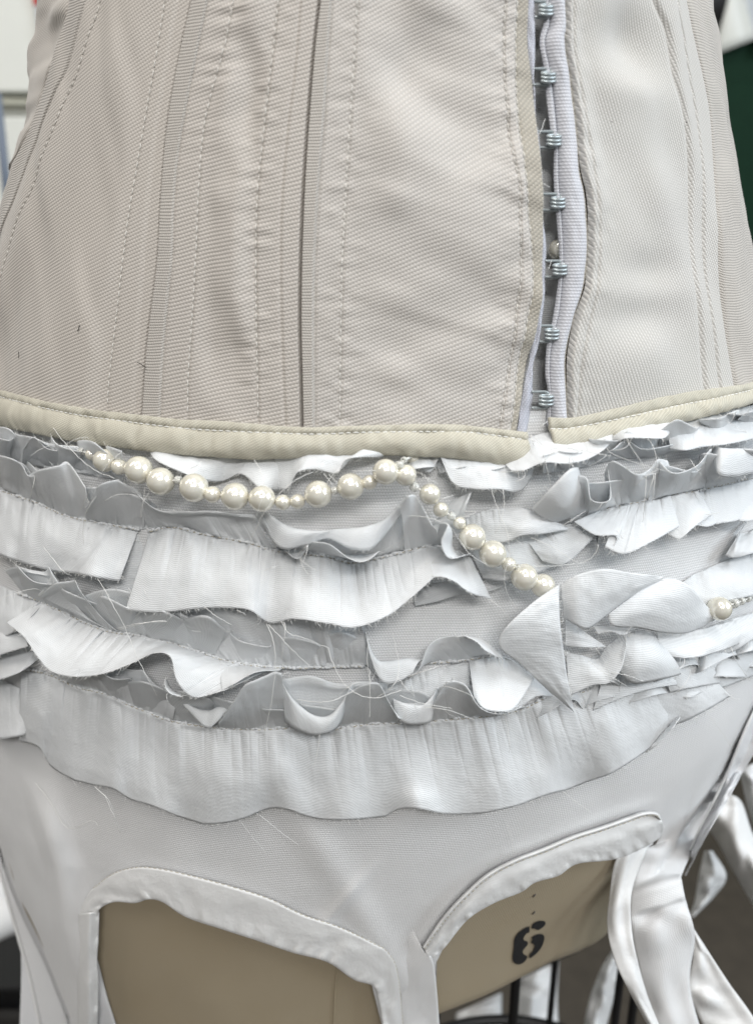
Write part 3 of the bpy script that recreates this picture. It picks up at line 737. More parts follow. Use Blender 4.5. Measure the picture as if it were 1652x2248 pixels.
ruffle([(950, 970, 3), (985, 985, 3), (1030, 990, 3), (1080, 990, 3), (1130, 985, 3), (1180, 995, 3)],
       [(968, 1006, 6), (995, 1062, 9), (1040, 1074, 11), (1090, 1074, 11), (1140, 1078, 9), (1166, 1045, 7)], bulge=4, fold=.9, seed=4)
ruffle([(1105, 1018, 6), (1130, 985, 4), (1165, 960, 3), (1200, 950, 3), (1260, 950, 3), (1310, 945, 3), (1345, 935, 3)],
       [(1122, 1033, 11), (1150, 1034, 14), (1192, 1016, 14), (1242, 1018, 15), (1282, 1012, 15), (1318, 992, 15), (1342, 970, 12)], bulge=3, fold=.6, seed=5)
ruffle([(1330, 945, 3), (1360, 930, 3), (1400, 922, 3), (1440, 915, 3), (1475, 905, 3)],
       [(1345, 980, 9), (1372, 963, 14), (1420, 962, 16), (1458, 962, 15), (1471, 944, 10)], bulge=4, seed=6)

frill([(-40, 1010), (60, 1022), (130, 1030), (210, 1045), (270, 1058)], 62, 66, 20, 1, 201)
frill([(1190, 1040), (1260, 1030), (1340, 1010), (1430, 1000), (1520, 980), (1690, 945)], 50, 74, 22, 1, 202)
frill([(880, 990), (960, 995), (1050, 1000), (1140, 1000)], -34, 70, 14, 1, 203, h0=6, dh=3)
# ---- second tier, seam and both wings
sB_left = [(-40, 1062), (0, 1076), (75, 1101), (150, 1133), (240, 1151), (308, 1163)]
sB_mid = [(328, 1166), (380, 1157), (450, 1173), (540, 1190), (600, 1208), (673, 1216), (723, 1223), (773, 1235), (838, 1223), (888, 1210), (945, 1196)]
seamline(sB_left); seamline(sB_mid)
# upper wings, in the shade of the binding
ruffle([(-40, 1062, 3), (20, 1080, 3), (60, 1095, 3), (95, 1110, 3), (140, 1130, 3)],
       [(-40, 990, 10), (20, 1004, 13), (48, 1020, 12), (66, 1045, 14), (110, 1028, 9)], bulge=2, seed=7, fold=1.6, gather=1.1, frayed=.5)
ruffle([(96, 1110, 3), (130, 1126, 3), (160, 1136, 3), (185, 1141, 3), (212, 1147, 3)],
       [(62, 1042, 9), (88, 1030, 13), (128, 1020, 13), (150, 1014, 11), (188, 1068, 12)], Mid=[(80, 1080, 7), (112, 1080, 9), (146, 1080, 9), (170, 1085, 8), (197, 1112, 9)], seed=8, fold=1.6, gather=1.1, frayed=.5)
ruffle([(190, 1142, 3), (225, 1148, 3), (260, 1154, 3), (300, 1162, 3), (316, 1163, 3)],
       [(188, 1108, 11), (212, 1070, 15), (245, 1055, 14), (292, 1056, 12), (322, 1090, 9)], bulge=3, seed=9, fold=1.6, gather=1.1, frayed=.5)
ruffle([(330, 1165, 3), (366, 1158, 3), (410, 1160, 3), (460, 1175, 3), (510, 1186, 3), (560, 1196, 3), (600, 1207, 3)],
       [(282, 1066, 10), (318, 1098, 15), (350, 1112, 14), (400, 1104, 13), (448, 1098, 10), (500, 1105, 6), (548, 1112, 6)], bulge=1, seed=10, gather=1.0, fold=1.2, frayed=.4)
ruffle([(-40, 985, 3), (0, 1000, 3), (40, 1010, 3), (90, 1020, 3), (150, 1025, 3), (200, 1040, 3)],
       [(-40, 938, 7), (20, 940, 12), (50, 975, 8), (68, 954, 12), (100, 968, 12), (170, 975, 6)], bulge=2, seed=11, gather=.6, frayed=.5)
ruffle([(48, 1020, 3), (80, 1020, 3), (120, 1022, 3), (170, 1020, 3)], [(52, 985, 12), (74, 960, 15), (105, 985, 12), (150, 990, 8)], bulge=3, seed=12, frayed=.4)
frill([(-40, 1062), (75, 1101), (150, 1133), (240, 1151), (330, 1164)], 66, 92, 24, 1, 204, h0=7, dh=4)
# lower wing, far side
ruffle([(-40, 1064, 4), (0, 1078, 4), (75, 1103, 4), (150, 1135, 4), (240, 1153, 4), (303, 1168, 4)],
       [(-40, 1205, 8), (0, 1218, 9), (60, 1240, 12), (120, 1255, 9), (160, 1258, 13), (262, 1276, 9)], bulge=4, fold=1.4, gather=1.1, ff=6, seed=13)
ruffle([(255, 1155, 2.5), (290, 1160, 2.5), (325, 1165, 2.5), (360, 1162, 2.5)], [(225, 1290, 3.5), (265, 1300, 4), (310, 1305, 4), (360, 1310, 4)], bulge=1, seed=131, frayed=.3, fold=.8)
# lower wing, the big bright flap
ruffle([(330, 1167, 4), (380, 1160, 4), (450, 1176, 4), (540, 1193, 4), (600, 1210, 4), (673, 1219, 4), (723, 1226, 4), (773, 1237, 4), (838, 1226, 4), (888, 1213, 4), (940, 1198, 4)],
       [(276, 1340, 12), (350, 1346, 13), (450, 1337, 14), (545, 1341, 16), (592, 1368, 11), (645, 1359, 16), (715, 1371, 17), (780, 1377, 17), (850, 1352, 17), (905, 1310, 16), (952, 1268, 15)], bulge=5, fold=1.0, gather=1.1, ff=9, m=34, seed=14, n=420)
ruffle([(938, 1198, 4), (960, 1202, 4), (985, 1206, 5), (1010, 1212, 6), (1032, 1224, 7)],
       [(952, 1268, 15), (972, 1268, 16), (998, 1278, 16), (1030, 1301, 15), (1078, 1316, 11)], bulge=4, seed=15, gather=.9, m=26)
ruffle([(905, 1312, 3), (940, 1285, 4), (985, 1276, 5), (1030, 1290, 5), (1070, 1300, 4)], [(912, 1330, 4), (960, 1320, 5), (1010, 1305, 6), (1060, 1302, 6), (1122, 1278, 4)], bulge=1, seed=16, mat='chiffon', frayed=.3)
# upper wing, curling forward (its crest and drooping edge)
ruffle([(600, 1208, 3), (640, 1213, 3), (690, 1218, 3), (740, 1226, 3), (790, 1232, 3), (838, 1224, 3), (872, 1214, 3), (895, 1208, 3)],
       [(560, 1124, 8), (610, 1200, 18), (665, 1200, 19), (715, 1186, 20), (765, 1210, 22), (813, 1205, 21), (848, 1172, 17), (880, 1134, 13)],
       Mid=[(585, 1128, 10), (640, 1158, 17), (700, 1166, 18), (750, 1164, 18), (800, 1157, 18), (845, 1140, 16), (878, 1110, 14), (893, 1092, 11)], seed=17, hs=.6, gather=.7, m=30, frayed=.7)
ruffle([(560, 1130, 7), (578, 1160, 7), (610, 1190, 6), (650, 1207, 5), (672, 1208, 5)], [(572, 1122, 9), (592, 1165, 11), (625, 1208, 12), (655, 1227, 12), (676, 1198, 13)], bulge=2, seed=18, mat='chiffon', frayed=.5, m=14)
ruffle([(672, 1205, 6), (700, 1212, 6), (740, 1218, 6), (790, 1218, 6), (826, 1215, 6)], [(690, 1186, 16), (728, 1192, 18), (772, 1228, 20), (800, 1236, 20), (832, 1210, 17)], bulge=4, seed=181, mat='chiffon', frayed=.4, m=16)
ruffle([(888, 1212, 3), (905, 1208, 3), (925, 1202, 3), (948, 1198, 3), (965, 1193, 3)],
       [(878, 1105, 15), (897, 1088, 17), (915, 1092, 14), (946, 1150, 15), (958, 1165, 13)], Mid=[(884, 1160, 10), (900, 1140, 11), (918, 1145, 10), (940, 1172, 10), (960, 1180, 9)], seed=19, gather=.6, frayed=.6)
ruffle([(958, 1195, 4), (975, 1200, 4), (1000, 1215, 4), (1020, 1222, 4), (1040, 1215, 4)],
       [(965, 1148, 13), (982, 1152, 17), (968, 1192, 19), (985, 1226, 19), (1030, 1216, 14)], Mid=[(960, 1170, 9), (990, 1172, 13), (990, 1200, 14), (1005, 1222, 13), (1036, 1214, 10)], seed=20, frayed=.5)
ruffle([(930, 1180, 3), (950, 1150, 4), (970, 1120, 4), (990, 1100, 4)], [(1010, 1170, 7), (1020, 1150, 8), (1030, 1118, 9), (1044, 1076, 7)], bulge=3, seed=21, mat='chiffon', frayed=.5)
# crossing band behind the pearls
ruffle([(1022, 1138, 4), (1066, 1120, 7), (1110, 1116, 8), (1150, 1116, 8), (1180, 1130, 8), (1245, 1157, 6)],
       [(1030, 1200, 5), (1070, 1195, 6), (1110, 1190, 8), (1146, 1176, 11), (1190, 1172, 11), (1246, 1162, 7)], bulge=5, seed=22, m=20, frayed=.8)
ruffle([(1020, 1190, 3), (1070, 1180, 4), (1130, 1176, 5), (1180, 1170, 5)], [(1060, 1270, 5), (1110, 1275, 6), (1170, 1262, 6), (1226, 1238, 5)], bulge=3, seed=23, fold=.8, frayed=.4)
ruffle([(1150, 1180, 4), (1200, 1165, 5), (1250, 1150, 5)], [(1190, 1232, 7), (1240, 1238, 9), (1306, 1178, 8)], bulge=4, seed=24, frayed=.6)

# ---- bright side: loops of the second tier
sR = [(1306, 1122), (1340, 1112), (1380, 1105), (1420, 1098), (1465, 1086), (1520, 1078), (1590, 1062), (1680, 1040)]
seamline(sR)
ruffle([(1236, 1140, 4), (1262, 1135, 4), (1282, 1130, 4), (1306, 1122, 4)], [(1166, 1116, 12), (1206, 1072, 16), (1248, 1030, 17), (1268, 1026, 13)], Mid=[(1206, 1142, 10), (1238, 1118, 14), (1262, 1095, 14), (1284, 1080, 10)], seed=25, frayed=.5)
ruffle([(1250, 1150, 5), (1275, 1138, 5), (1300, 1126, 5), (1325, 1116, 5), (1350, 1110, 5)],
       [(1262, 1030, 13), (1290, 1044, 17), (1298, 1090, 20), (1338, 1095, 18), (1332, 1020, 11)], bulge=3, seed=26, frayed=.5, gather=.8)
ruffle([(1330, 1116, 4), (1360, 1110, 4), (1390, 1104, 4), (1420, 1098, 4), (1455, 1090, 4), (1485, 1082, 4)],
       [(1326, 1040, 10), (1344, 1012, 15), (1395, 1040, 19), (1422, 1028, 15), (1442, 1002, 15), (1462, 1004, 11)], bulge=5, seed=27, frayed=.5, gather=.9)
ruffle([(1420, 1100, 5), (1455, 1090, 5), (1490, 1082, 5), (1520, 1076, 5), (1545, 1070, 5)],
       [(1444, 1000, 12), (1480, 1035, 18), (1530, 1020, 17), (1560, 980, 14), (1562, 985, 9)], bulge=4, seed=28, frayed=.6)
ruffle([(1545, 1072, 4), (1575, 1066, 4), (1610, 1058, 4), (1650, 1048, 4), (1690, 1038, 4)],
       [(1562, 985, 9), (1575, 1040, 15), (1610, 1048, 15), (1650, 1042, 14), (1700, 1025, 10)], Mid=[(1565, 985, 9), (1590, 985, 13), (1625, 985, 13), (1660, 985, 12), (1700, 975, 9)], seed=29, frayed=.5)
ruffle([(1300, 990, 3), (1340, 1000, 3), (1390, 1005, 3), (1440, 1000, 3), (1500, 985, 3)],
       [(1318, 1000, 9), (1345, 985, 14), (1370, 960, 12), (1410, 985, 13), (1500, 968, 9)], bulge=3, seed=30, frayed=.6)
ruffle([(1460, 925, 3), (1500, 915, 3), (1550, 905, 3), (1600, 900, 3), (1690, 880, 3)],
       [(1470, 985, 10), (1505, 990, 14), (1545, 982, 13), (1600, 975, 15), (1690, 955, 9)], bulge=4, fold=1.2, seed=31, frayed=.7)
ruffle([(1560, 930, 3), (1590, 915, 3), (1630, 910, 3), (1690, 895, 3)], [(1580, 925, 9), (1600, 908, 13), (1640, 912, 12), (1690, 905, 9)], bulge=3, seed=32, frayed=.8)
frill([(1300, 1128), (1380, 1109), (1465, 1090), (1590, 1066), (1690, 1042)], 62, 84, 26, 1, 205, h0=11, dh=5)
frill([(1290, 1134), (1380, 1112), (1465, 1093), (1590, 1069), (1690, 1045)], 66, 96, 24, -1, 206, h0=8, dh=4)
# lower wing of the bright side
ruffle([(1306, 1124, 4), (1340, 1114, 4), (1380, 1107, 4), (1420, 1100, 4), (1462, 1090, 4)],
       [(1258, 1146, 9), (1306, 1176, 13), (1352, 1178, 14), (1344, 1216, 15), (1400, 1208, 14)], bulge=4, seed=33, gather=.8, frayed=.6)
ruffle([(1360, 1112, 5), (1400, 1104, 5), (1440, 1096, 5), (1470, 1088, 5)],
       [(1326, 1202, 13), (1370, 1216, 16), (1430, 1190, 16), (1490, 1156, 12)], bulge=4, seed=34, gather=.8, frayed=.7)
ruffle([(1455, 1092, 4), (1475, 1088, 4), (1500, 1082, 4), (1530, 1076, 4)],
       [(1464, 1172, 12), (1490, 1184, 15), (1520, 1160, 15), (1562, 1130, 11)], bulge=4, seed=35, gather=.8, frayed=.7)
ruffle([(1510, 1080, 3), (1560, 1070, 3), (1610, 1058, 3), (1690, 1040, 3)], [(1530, 1160, 7), (1580, 1150, 9), (1630, 1140, 10), (1700, 1115, 8)], bulge=4, seed=36, fold=.8, frayed=.4)
# smooth pale flounce at the hip
ruffle([(1640, 1140, 3), (1625, 1170, 4), (1660, 1160, 4), (1700, 1150, 4)], [(1590, 1220, 6), (1610, 1225, 8), (1650, 1215, 9), (1700, 1200, 8)], bulge=6, seed=37, frayed=0)
ruffle([(1480, 1290, 3), (1520, 1262, 3), (1570, 1240, 3), (1630, 1218, 3), (1700, 1200, 3)], [(1500, 1345, 6), (1545, 1340, 8), (1600, 1320, 9), (1650, 1310, 9), (1700, 1295, 8)], bulge=7, seed=38, frayed=0)

# ---- third tier
sC = [(40, 1302), (90, 1320), (135, 1341), (165, 1356), (210, 1376), (250, 1388), (290, 1392), (325, 1401), (385, 1414), (450, 1436), (520, 1455), (600, 1464), (660, 1466), (720, 1464), (800, 1462)]
sC2 = [(935, 1455), (990, 1452), (1030, 1447), (1078, 1440)]
seamline(sC); seamline(sC2)
ruffle([(60, 1312, 3), (105, 1326, 3), (150, 1346, 3), (200, 1370, 3), (245, 1385, 3)],
       [(8, 1248, 10), (48, 1228, 13), (92, 1232, 12), (112, 1262, 13), (84, 1308, 9)], bulge=3, seed=40, fold=1.5, mat='chiffon', frayed=.5)
ruffle([(110, 1330, 3), (150, 1348, 3), (190, 1366, 3), (230, 1382, 3), (262, 1388, 3)],
       [(86, 1304, 10), (120, 1272, 13), (160, 1270, 12), (178, 1300, 13), (232, 1366, 7)], bulge=3, seed=41, fold=1.5, mat='chiffon', frayed=.7)
ruffle([(225, 1380, 3), (262, 1390, 3), (310, 1397, 3), (370, 1410, 3), (430, 1430, 3)],
       [(170, 1312, 9), (215, 1290, 12), (265, 1282, 12), (320, 1290, 11), (420, 1345, 8)], bulge=3, seed=42, mat='chiffon', frayed=.5, fold=.6)
ruffle([(400, 1418, 3), (460, 1438, 3), (510, 1452, 3), (560, 1460, 3), (620, 1464, 3), (690, 1465, 3), (750, 1464, 3), (806, 1462, 3)],
       [(300, 1335, 5), (380, 1332, 6), (450, 1330, 6), (520, 1340, 7), (600, 1345, 8), (670, 1350, 8), (730, 1352, 8), (796, 1355, 7)], bulge=3, seed=43, gather=1.2, fold=1.6, ff=5, frayed=.2)
frill([(60, 1312), (135, 1343), (210, 1378), (290, 1394), (385, 1416), (470, 1440)], 62, 88, 26, 1, 207, h0=9, dh=5, mat='chiffon')
frill([(420, 1428), (520, 1456), (600, 1465), (720, 1465), (800, 1462)], 60, 100, 22, 1, 208, h0=6, dh=3)
# left lower wing with its long rolling edge
ruffle([(88, 1320, 4), (135, 1343, 4), (165, 1358, 4), (210, 1378, 4), (250, 1390, 4), (300, 1396, 4), (345, 1404, 4), (395, 1418, 4), (450, 1438, 4), (500, 1452, 4), (540, 1460, 4), (600, 1466, 4)],
       [(14, 1368, 12), (52, 1398, 15), (82, 1442, 16), (112, 1474, 16), (165, 1486, 17), (225, 1480, 17), (290, 1456, 16), (340, 1433, 15), (374, 1442, 15), (388, 1495, 17), (425, 1531, 17), (492, 1516, 15)], bulge=4, seed=44, gather=1.0, fold=.6, m=34, n=460)
ruffle([(480, 1448, 4), (520, 1458, 4), (560, 1464, 4), (590, 1467, 4), (620, 1467, 4)], [(488, 1518, 15), (515, 1502, 15), (545, 1483, 14), (570, 1474, 12), (612, 1472, 6)], bulge=4, seed=45, gather=.8, frayed=.6)
ruffle([(366, 1492, 12), (372, 1506, 13), (384, 1518, 14), (398, 1524, 14)], [(362, 1491, 15), (363, 1508, 18), (374, 1522, 19), (398, 1530, 17)], bulge=2, seed=46, m=10, frayed=2)
ruffle([(-40, 1330, 3), (0, 1345, 3), (50, 1370, 3)], [(-40, 1460, 9), (-5, 1442, 12), (62, 1420, 10)], bulge=5, seed=47, frayed=.4)
ruffle([(-40, 1395, 3), (20, 1400, 3), (70, 1420, 3), (90, 1440, 3)], [(-40, 1500, 9), (0, 1492, 11), (40, 1478, 11), (66, 1462, 8)], bulge=4, seed=48, frayed=.4)
ruffle([(-50, 1270, 3), (0, 1285, 3), (60, 1310, 3), (95, 1325, 3)], [(-50, 1400, 8), (0, 1402, 9), (40, 1380, 9), (70, 1352, 8)], bulge=4, fold=1, seed=49, frayed=.3)
# third tier, right of the gap: frill curling up and over
ruffle([(805, 1462, 3), (835, 1490, 3), (870, 1480, 3), (905, 1462, 3), (935, 1455, 3)],
       [(798, 1368, 10), (812, 1440, 15), (835, 1495, 18), (866, 1502, 18), (905, 1478, 17)], Mid=[(802, 1410, 8), (826, 1448, 12), (850, 1452, 13), (890, 1448, 13), (922, 1450, 12)], seed=50, hs=.6, frayed=.5)
ruffle([(905, 1465, 3), (940, 1456, 3), (975, 1453, 3), (1010, 1450, 3), (1050, 1444, 3), (1090, 1438, 3)],
       [(882, 1488, 16), (915, 1475, 17), (938, 1420, 17), (970, 1398, 16), (1020, 1398, 15), (1075, 1418, 12)], Mid=[(900, 1470, 10), (930, 1460, 11), (960, 1432, 11), (990, 1424, 11), (1030, 1424, 10), (1082, 1432, 8)], seed=51, hs=.6, gather=.8, frayed=.8)
ruffle([(1020, 1396, 10), (1050, 1400, 11), (1075, 1415, 12), (1100, 1438, 11)], [(1016, 1394, 14), (1046, 1410, 17), (1066, 1430, 17), (1102, 1448, 13)], bulge=2, m=10, seed=52, frayed=1.2)
ruffle([(826, 1515, 3), (870, 1500, 3), (930, 1475, 3), (990, 1460, 3), (1030, 1456, 3)], [(840, 1560, 4), (890, 1560, 6), (940, 1555, 6), (980, 1545, 7), (1030, 1520, 6)], bulge=3, seed=53, fold=.6, frayed=.2)
ruffle([(1028, 1450, 4), (1050, 1447, 4), (1075, 1443, 4), (1098, 1440, 4), (1125, 1450, 4)],
       [(1040, 1530, 13), (1060, 1556, 17), (1092, 1564, 18), (1128, 1556, 16), (1172, 1488, 10)], bulge=5, seed=54, gather=1.0, m=26)
ruffle([(1080, 1475, 4), (1110, 1470, 4), (1140, 1470, 4), (1170, 1480, 4)], [(1095, 1566, 12), (1130, 1560, 12), (1175, 1530, 11), (1212, 1528, 8)], bulge=4, seed=55, frayed=.4)

# ---- fourth tier: small frills above, the long smooth flounce below
sD = [(40, 1466), (110, 1481), (170, 1509), (225, 1521), (280, 1546), (325, 1563), (370, 1581), (440, 1593), (505, 1599), (575, 1601), (635, 1598), (700, 1606), (760, 1596), (826, 1588), (900, 1588), (950, 1582), (1075, 1571), (1146, 1556), (1196, 1532), (1256, 1523), (1310, 1510)]
seamline(sD)
ruffle([(160, 1505, 3), (200, 1514, 3), (240, 1528, 3), (285, 1548, 3), (330, 1566, 3), (380, 1582, 3)],
       [(120, 1440, 7), (170, 1450, 8), (230, 1462, 9), (290, 1470, 8), (330, 1475, 8), (390, 1520, 7)], bulge=3, seed=60, gather=1.1, fold=1.2, ff=5, frayed=.2)
ruffle([(370, 1580, 3), (410, 1588, 3), (450, 1596, 3), (490, 1600, 3), (520, 1602, 3)],
       [(388, 1530, 12), (414, 1562, 16), (452, 1600, 17), (472, 1592, 17), (505, 1552, 14)], Mid=[(392, 1540, 9), (426, 1555, 12), (458, 1560, 13), (482, 1552, 12), (515, 1560, 9)], seed=61, hs=.6, mat='chiffon', frayed=.5)
ruffle([(480, 1598, 3), (530, 1602, 3), (570, 1602, 3), (605, 1600, 3), (635, 1598, 3)],
       [(480, 1586, 13), (510, 1545, 16), (545, 1495, 17), (585, 1472, 15), (618, 1478, 13)], bulge=3, seed=62, mat='chiffon', frayed=.4)
ruffle([(600, 1600, 3), (632, 1598, 3), (668, 1602, 3), (700, 1605, 3), (735, 1600, 3), (770, 1595, 3)],
       [(626, 1590, 13), (652, 1604, 18), (690, 1616, 20), (722, 1610, 20), (744, 1592, 17), (752, 1575, 13)],
       Mid=[(614, 1490, 10), (640, 1532, 15), (684, 1568, 18), (720, 1572, 18), (748, 1545, 16), (775, 1500, 12)], seed=63, hs=.6, mat='chiffon', frayed=.5)
ruffle([(740, 1600, 3), (780, 1594, 3), (826, 1590, 3), (870, 1590, 3), (905, 1588, 3)],
       [(762, 1520, 13), (800, 1496, 15), (830, 1500, 14), (850, 1535, 13), (872, 1576, 14)], bulge=3, seed=64, mat='chiffon', frayed=.4)
ruffle([(860, 1590, 3), (890, 1589, 3), (920, 1586, 3), (950, 1583, 3), (975, 1580, 3)],
       [(866, 1570, 14), (882, 1590, 18), (912, 1592, 18), (945, 1586, 18), (952, 1560, 14)], Mid=[(862, 1535, 11), (892, 1545, 15), (925, 1548, 15), (945, 1532, 14), (962, 1510, 11)], seed=65, hs=.6, frayed=.6)
ruffle([(940, 1583, 3), (985, 1580, 3), (1030, 1576, 3), (1075, 1572, 3), (1120, 1562, 3), (1160, 1552, 3)],
       [(950, 1545, 12), (980, 1498, 15), (1020, 1504, 15), (1052, 1552, 19), (1096, 1569, 19), (1140, 1552, 14)], bulge=4, seed=66, gather=.8, frayed=.7)
ruffle([(620, 1600, 2.5), (680, 1600, 2.5), (740, 1598, 2.5), (800, 1592, 2.5), (850, 1590, 2.5)],
       [(620, 1480, 4), (690, 1470, 5), (750, 1480, 5), (800, 1470, 5), (850, 1480, 4)], bulge=2, fold=1, ff=4, seed=67, frayed=.2)
frill([(120, 1490), (225, 1522), (325, 1564), (440, 1594), (560, 1602)], 58, 84, 24, 1, 209, h0=8, dh=5, mat='chiffon')
frill([(560, 1602), (680, 1604), (800, 1594), (930, 1586), (1060, 1573)], 62, 96, 24, 1, 210, h0=6, dh=3, mat='chiffon')
frill([(1300, 1440), (1400, 1425), (1500, 1405), (1600, 1380), (1700, 1350)], 70, 92, 26, -1, 211, h0=8, dh=4)
frill([(1200, 1500), (1290, 1490), (1390, 1475), (1500, 1450), (1610, 1420), (1700, 1395)], 66, 90, 24, -1, 212, h0=6, dh=3)
# the long flounce
ruffle([(46, 1474, 4), (110, 1482, 4), (170, 1511, 4), (225, 1523, 4), (280, 1548, 4), (325, 1565, 4), (370, 1583, 4), (440, 1595, 4), (505, 1601, 4), (575, 1603, 4), (635, 1600, 4), (700, 1608, 4), (760, 1598, 4), (826, 1590, 4), (900, 1590, 4), (950, 1584, 4), (1030, 1578, 4), (1090, 1570, 4), (1146, 1558, 4), (1196, 1534, 4), (1230, 1528, 4), (1262, 1524, 4), (1300, 1512, 4), (1340, 1503, 4), (1375, 1497, 4), (1412, 1493, 4.5), (1450, 1500, 5)],
       [(42, 1635, 6.2), (88, 1645, 8.1), (112, 1682, 6.2), (150, 1706, 6.8), (198, 1729, 6.2), (248, 1738, 8.1), (290, 1760, 6.2), (352, 1776, 6.8), (402, 1796, 7.4), (470, 1814, 9.3), (530, 1805, 8.7), (590, 1781, 6.8), (640, 1783, 8.7), (700, 1798, 7.4), (755, 1800, 8.1), (826, 1795, 7.4), (900, 1788, 8.1), (970, 1790, 6.8), (1030, 1790, 8.1), (1106, 1775, 7.4), (1176, 1757, 7.4), (1236, 1737, 7.4), (1290, 1716, 7.4), (1340, 1698, 8.7), (1395, 1664, 9.9), (1425, 1642, 9.5), (1456, 1612, 9), (1489, 1578, 8)], bulge=4, fold=1.7, gather=.6, gf=50, ff=8, m=44, n=760, seed=70, name='flounce', curl=.1)
ruffle([(1400, 1640, 3), (1430, 1622, 4), (1462, 1596, 5), (1482, 1572, 5)], [(1418, 1652, 5), (1446, 1632, 9), (1474, 1600, 10), (1492, 1574, 8)], bulge=1, m=10, seed=72, frayed=.5)
#ruffle([(60, 1470, 4), (52, 1500, 5), (46, 1550, 6), (44, 1640, 8)], [(88, 1476, 6), (84, 1510, 8), (80, 1560, 9), (84, 1646, 12)], bulge=2, m=12, seed=73, frayed=0)
ruffle([(-50, 1470, 3), (0, 1490, 3), (40, 1510, 3), (64, 1520, 3)], [(-50, 1610, 8), (0, 1622, 9), (30, 1618, 9), (56, 1614, 7)], bulge=4, seed=74, frayed=.4)
# far-side flounces of the fourth tier
ruffle([(1360, 1490, 3), (1420, 1475, 3), (1480, 1465, 3), (1530, 1455, 3)], [(1420, 1600, 5), (1490, 1588, 7), (1545, 1562, 9), (1602, 1528, 8)], bulge=5, seed=75, fold=.6)
ruffle([(1480, 1460, 3), (1540, 1440, 3), (1600, 1420, 3), (1690, 1395, 3)], [(1545, 1520, 5), (1590, 1508, 6), (1640, 1490, 7), (1700, 1460, 6)], bulge=4, seed=76, frayed=.5)
ruffle([(1440, 1440, 3), (1490, 1430, 3), (1545, 1420, 3)], [(1470, 1520, 8), (1520, 1510, 10), (1580, 1500, 8)], bulge=4, seed=77, frayed=.5)

# dark stitches sunk in the gathered seams
mb = MB()
for pts, h_ in SEAMS:
    q = spl(pts, 1500); P = hit(q[:, 0], q[:, 1]+1.0, h_)
    L = np.r_[0, np.cumsum(np.linalg.norm(np.diff(P, axis=0), axis=1))]; s = 0.0
    while s < L[-1]-.0016:
        ll = .0013*(.8+.5*rnd.random()); ss = np.linspace(s, s+ll, 4)
        c = np.stack([np.interp(ss, L, P[:, k]) for k in range(3)], -1); c[:, 1] -= np.array([-.0003, .0002, .0002, -.0003])
        mb.tube(c, .00017, 5); s += ll+.0007*(.5+rnd.random())
o = mb.build('gathering_stitches', M['thread_beige'], brief); o['kind'] = 'stuff'
# ================================================================== leg openings: bound edges
def bound(out, inn, name, hs=(5, 9, 6), mat='bias', m=22, roll=4.0, parent=None, n=None):
    """a bias strip from its stitched line to the rolled opening edge, turning under at the end"""
    n = n or 40*len(out)
    a = spl_len(out, n); b = spl_len(inn, n)
    t = np.linspace(0, 1.22, m)[None, :]
    tx = np.minimum(t, 1)-.35*np.maximum(t-1, 0)
    X = a[:, None, 0]+(b-a)[:, None, 0]*tx; Y = a[:, None, 1]+(b-a)[:, None, 1]*tx
    k = np.arange(n)[:, None]
    h = np.where(t < .5, hs[0]+(hs[1]-hs[0])*np.sin(np.clip(t/.5, 0, 1)*PI/2), hs[1]+(hs[2]-hs[1])*sst(.5, 1, t))
    h = h-roll*sst(.95, 1.22, t)+.35*noise2(k/26., t*2.2)*np.sin(np.clip(t, 0, 1)*PI)+.5*noise2(k/11., t+5)*sst(.6, 1, t)
    return sheet(name, hit(X, Y, np.maximum(h, .5)*mm), M[mat], parent or brief, .0004)
stA = [(176, 2012), (182, 1985), (205, 1950), (251, 1917), (302, 1904), (359, 1909), (436, 1927), (513, 1948), (590, 1973), (666, 2009), (743, 2035), (820, 2071), (850, 2090), (872, 2135), (885, 2260)]
inA = [(214, 2010), (218, 1996), (232, 1986), (256, 1979), (297, 1982), (328, 1974), (359, 1981), (410, 2014), (487, 2040), (564, 2065), (641, 2091), (718, 2112), (775, 2150), (818, 2164), (830, 2194), (842, 2260)]
bound(stA, inA, 'leg_binding', (4.5, 5.2, 5.6), roll=3.5)
stB = [(931, 2084), (974, 2024), (1020, 1973), (1072, 1927), (1133, 1894), (1195, 1871), (1256, 1845), (1318, 1825), (1379, 1804), (1412, 1792), (1436, 1790), (1448, 1798)]
inB = [(944, 2108), (974, 2081), (1025, 2019), (1082, 1983), (1143, 1958), (1174, 1937), (1225, 1922), (1266, 1896), (1348, 1886), (1410, 1862), (1446, 1838), (1457, 1814)]
bound(stB, inB, 'leg_binding', (4.5, 6.4, 6.4), roll=4)
lipB = [(928, 2078), (970, 2016), (1016, 1965), (1069, 1918), (1130, 1885), (1192, 1861), (1254, 1835), (1316, 1815), (1378, 1793), (1412, 1782), (1440, 1784), (1450, 1800)]
bound(lipB, stB, 'binding_lip', (4, 7, 6), m=10, roll=1)
stitches([stA[2:]], 'binding_stitching', .00017, .0015, .0006, M['thread_beige'], brief, .0066)
stitches([stB], 'binding_stitching', .00017, .0015, .0006, M['thread_beige'], brief, .0072)
# the crotch strip between the two openings
ruffle([(830, 2070, 0), (850, 2095, 1.5), (872, 2140, 3), (885, 2275, 5)], [(872, 1985, -.2), (905, 2040, 2.5), (930, 2088, 5.5), (952, 2120, 7), (966, 2275, 7)], bulge=1, seed=80, mat='knit', frayed=0, name='crotch_strip', curl=0, gather=0, fold=0, planar=True)
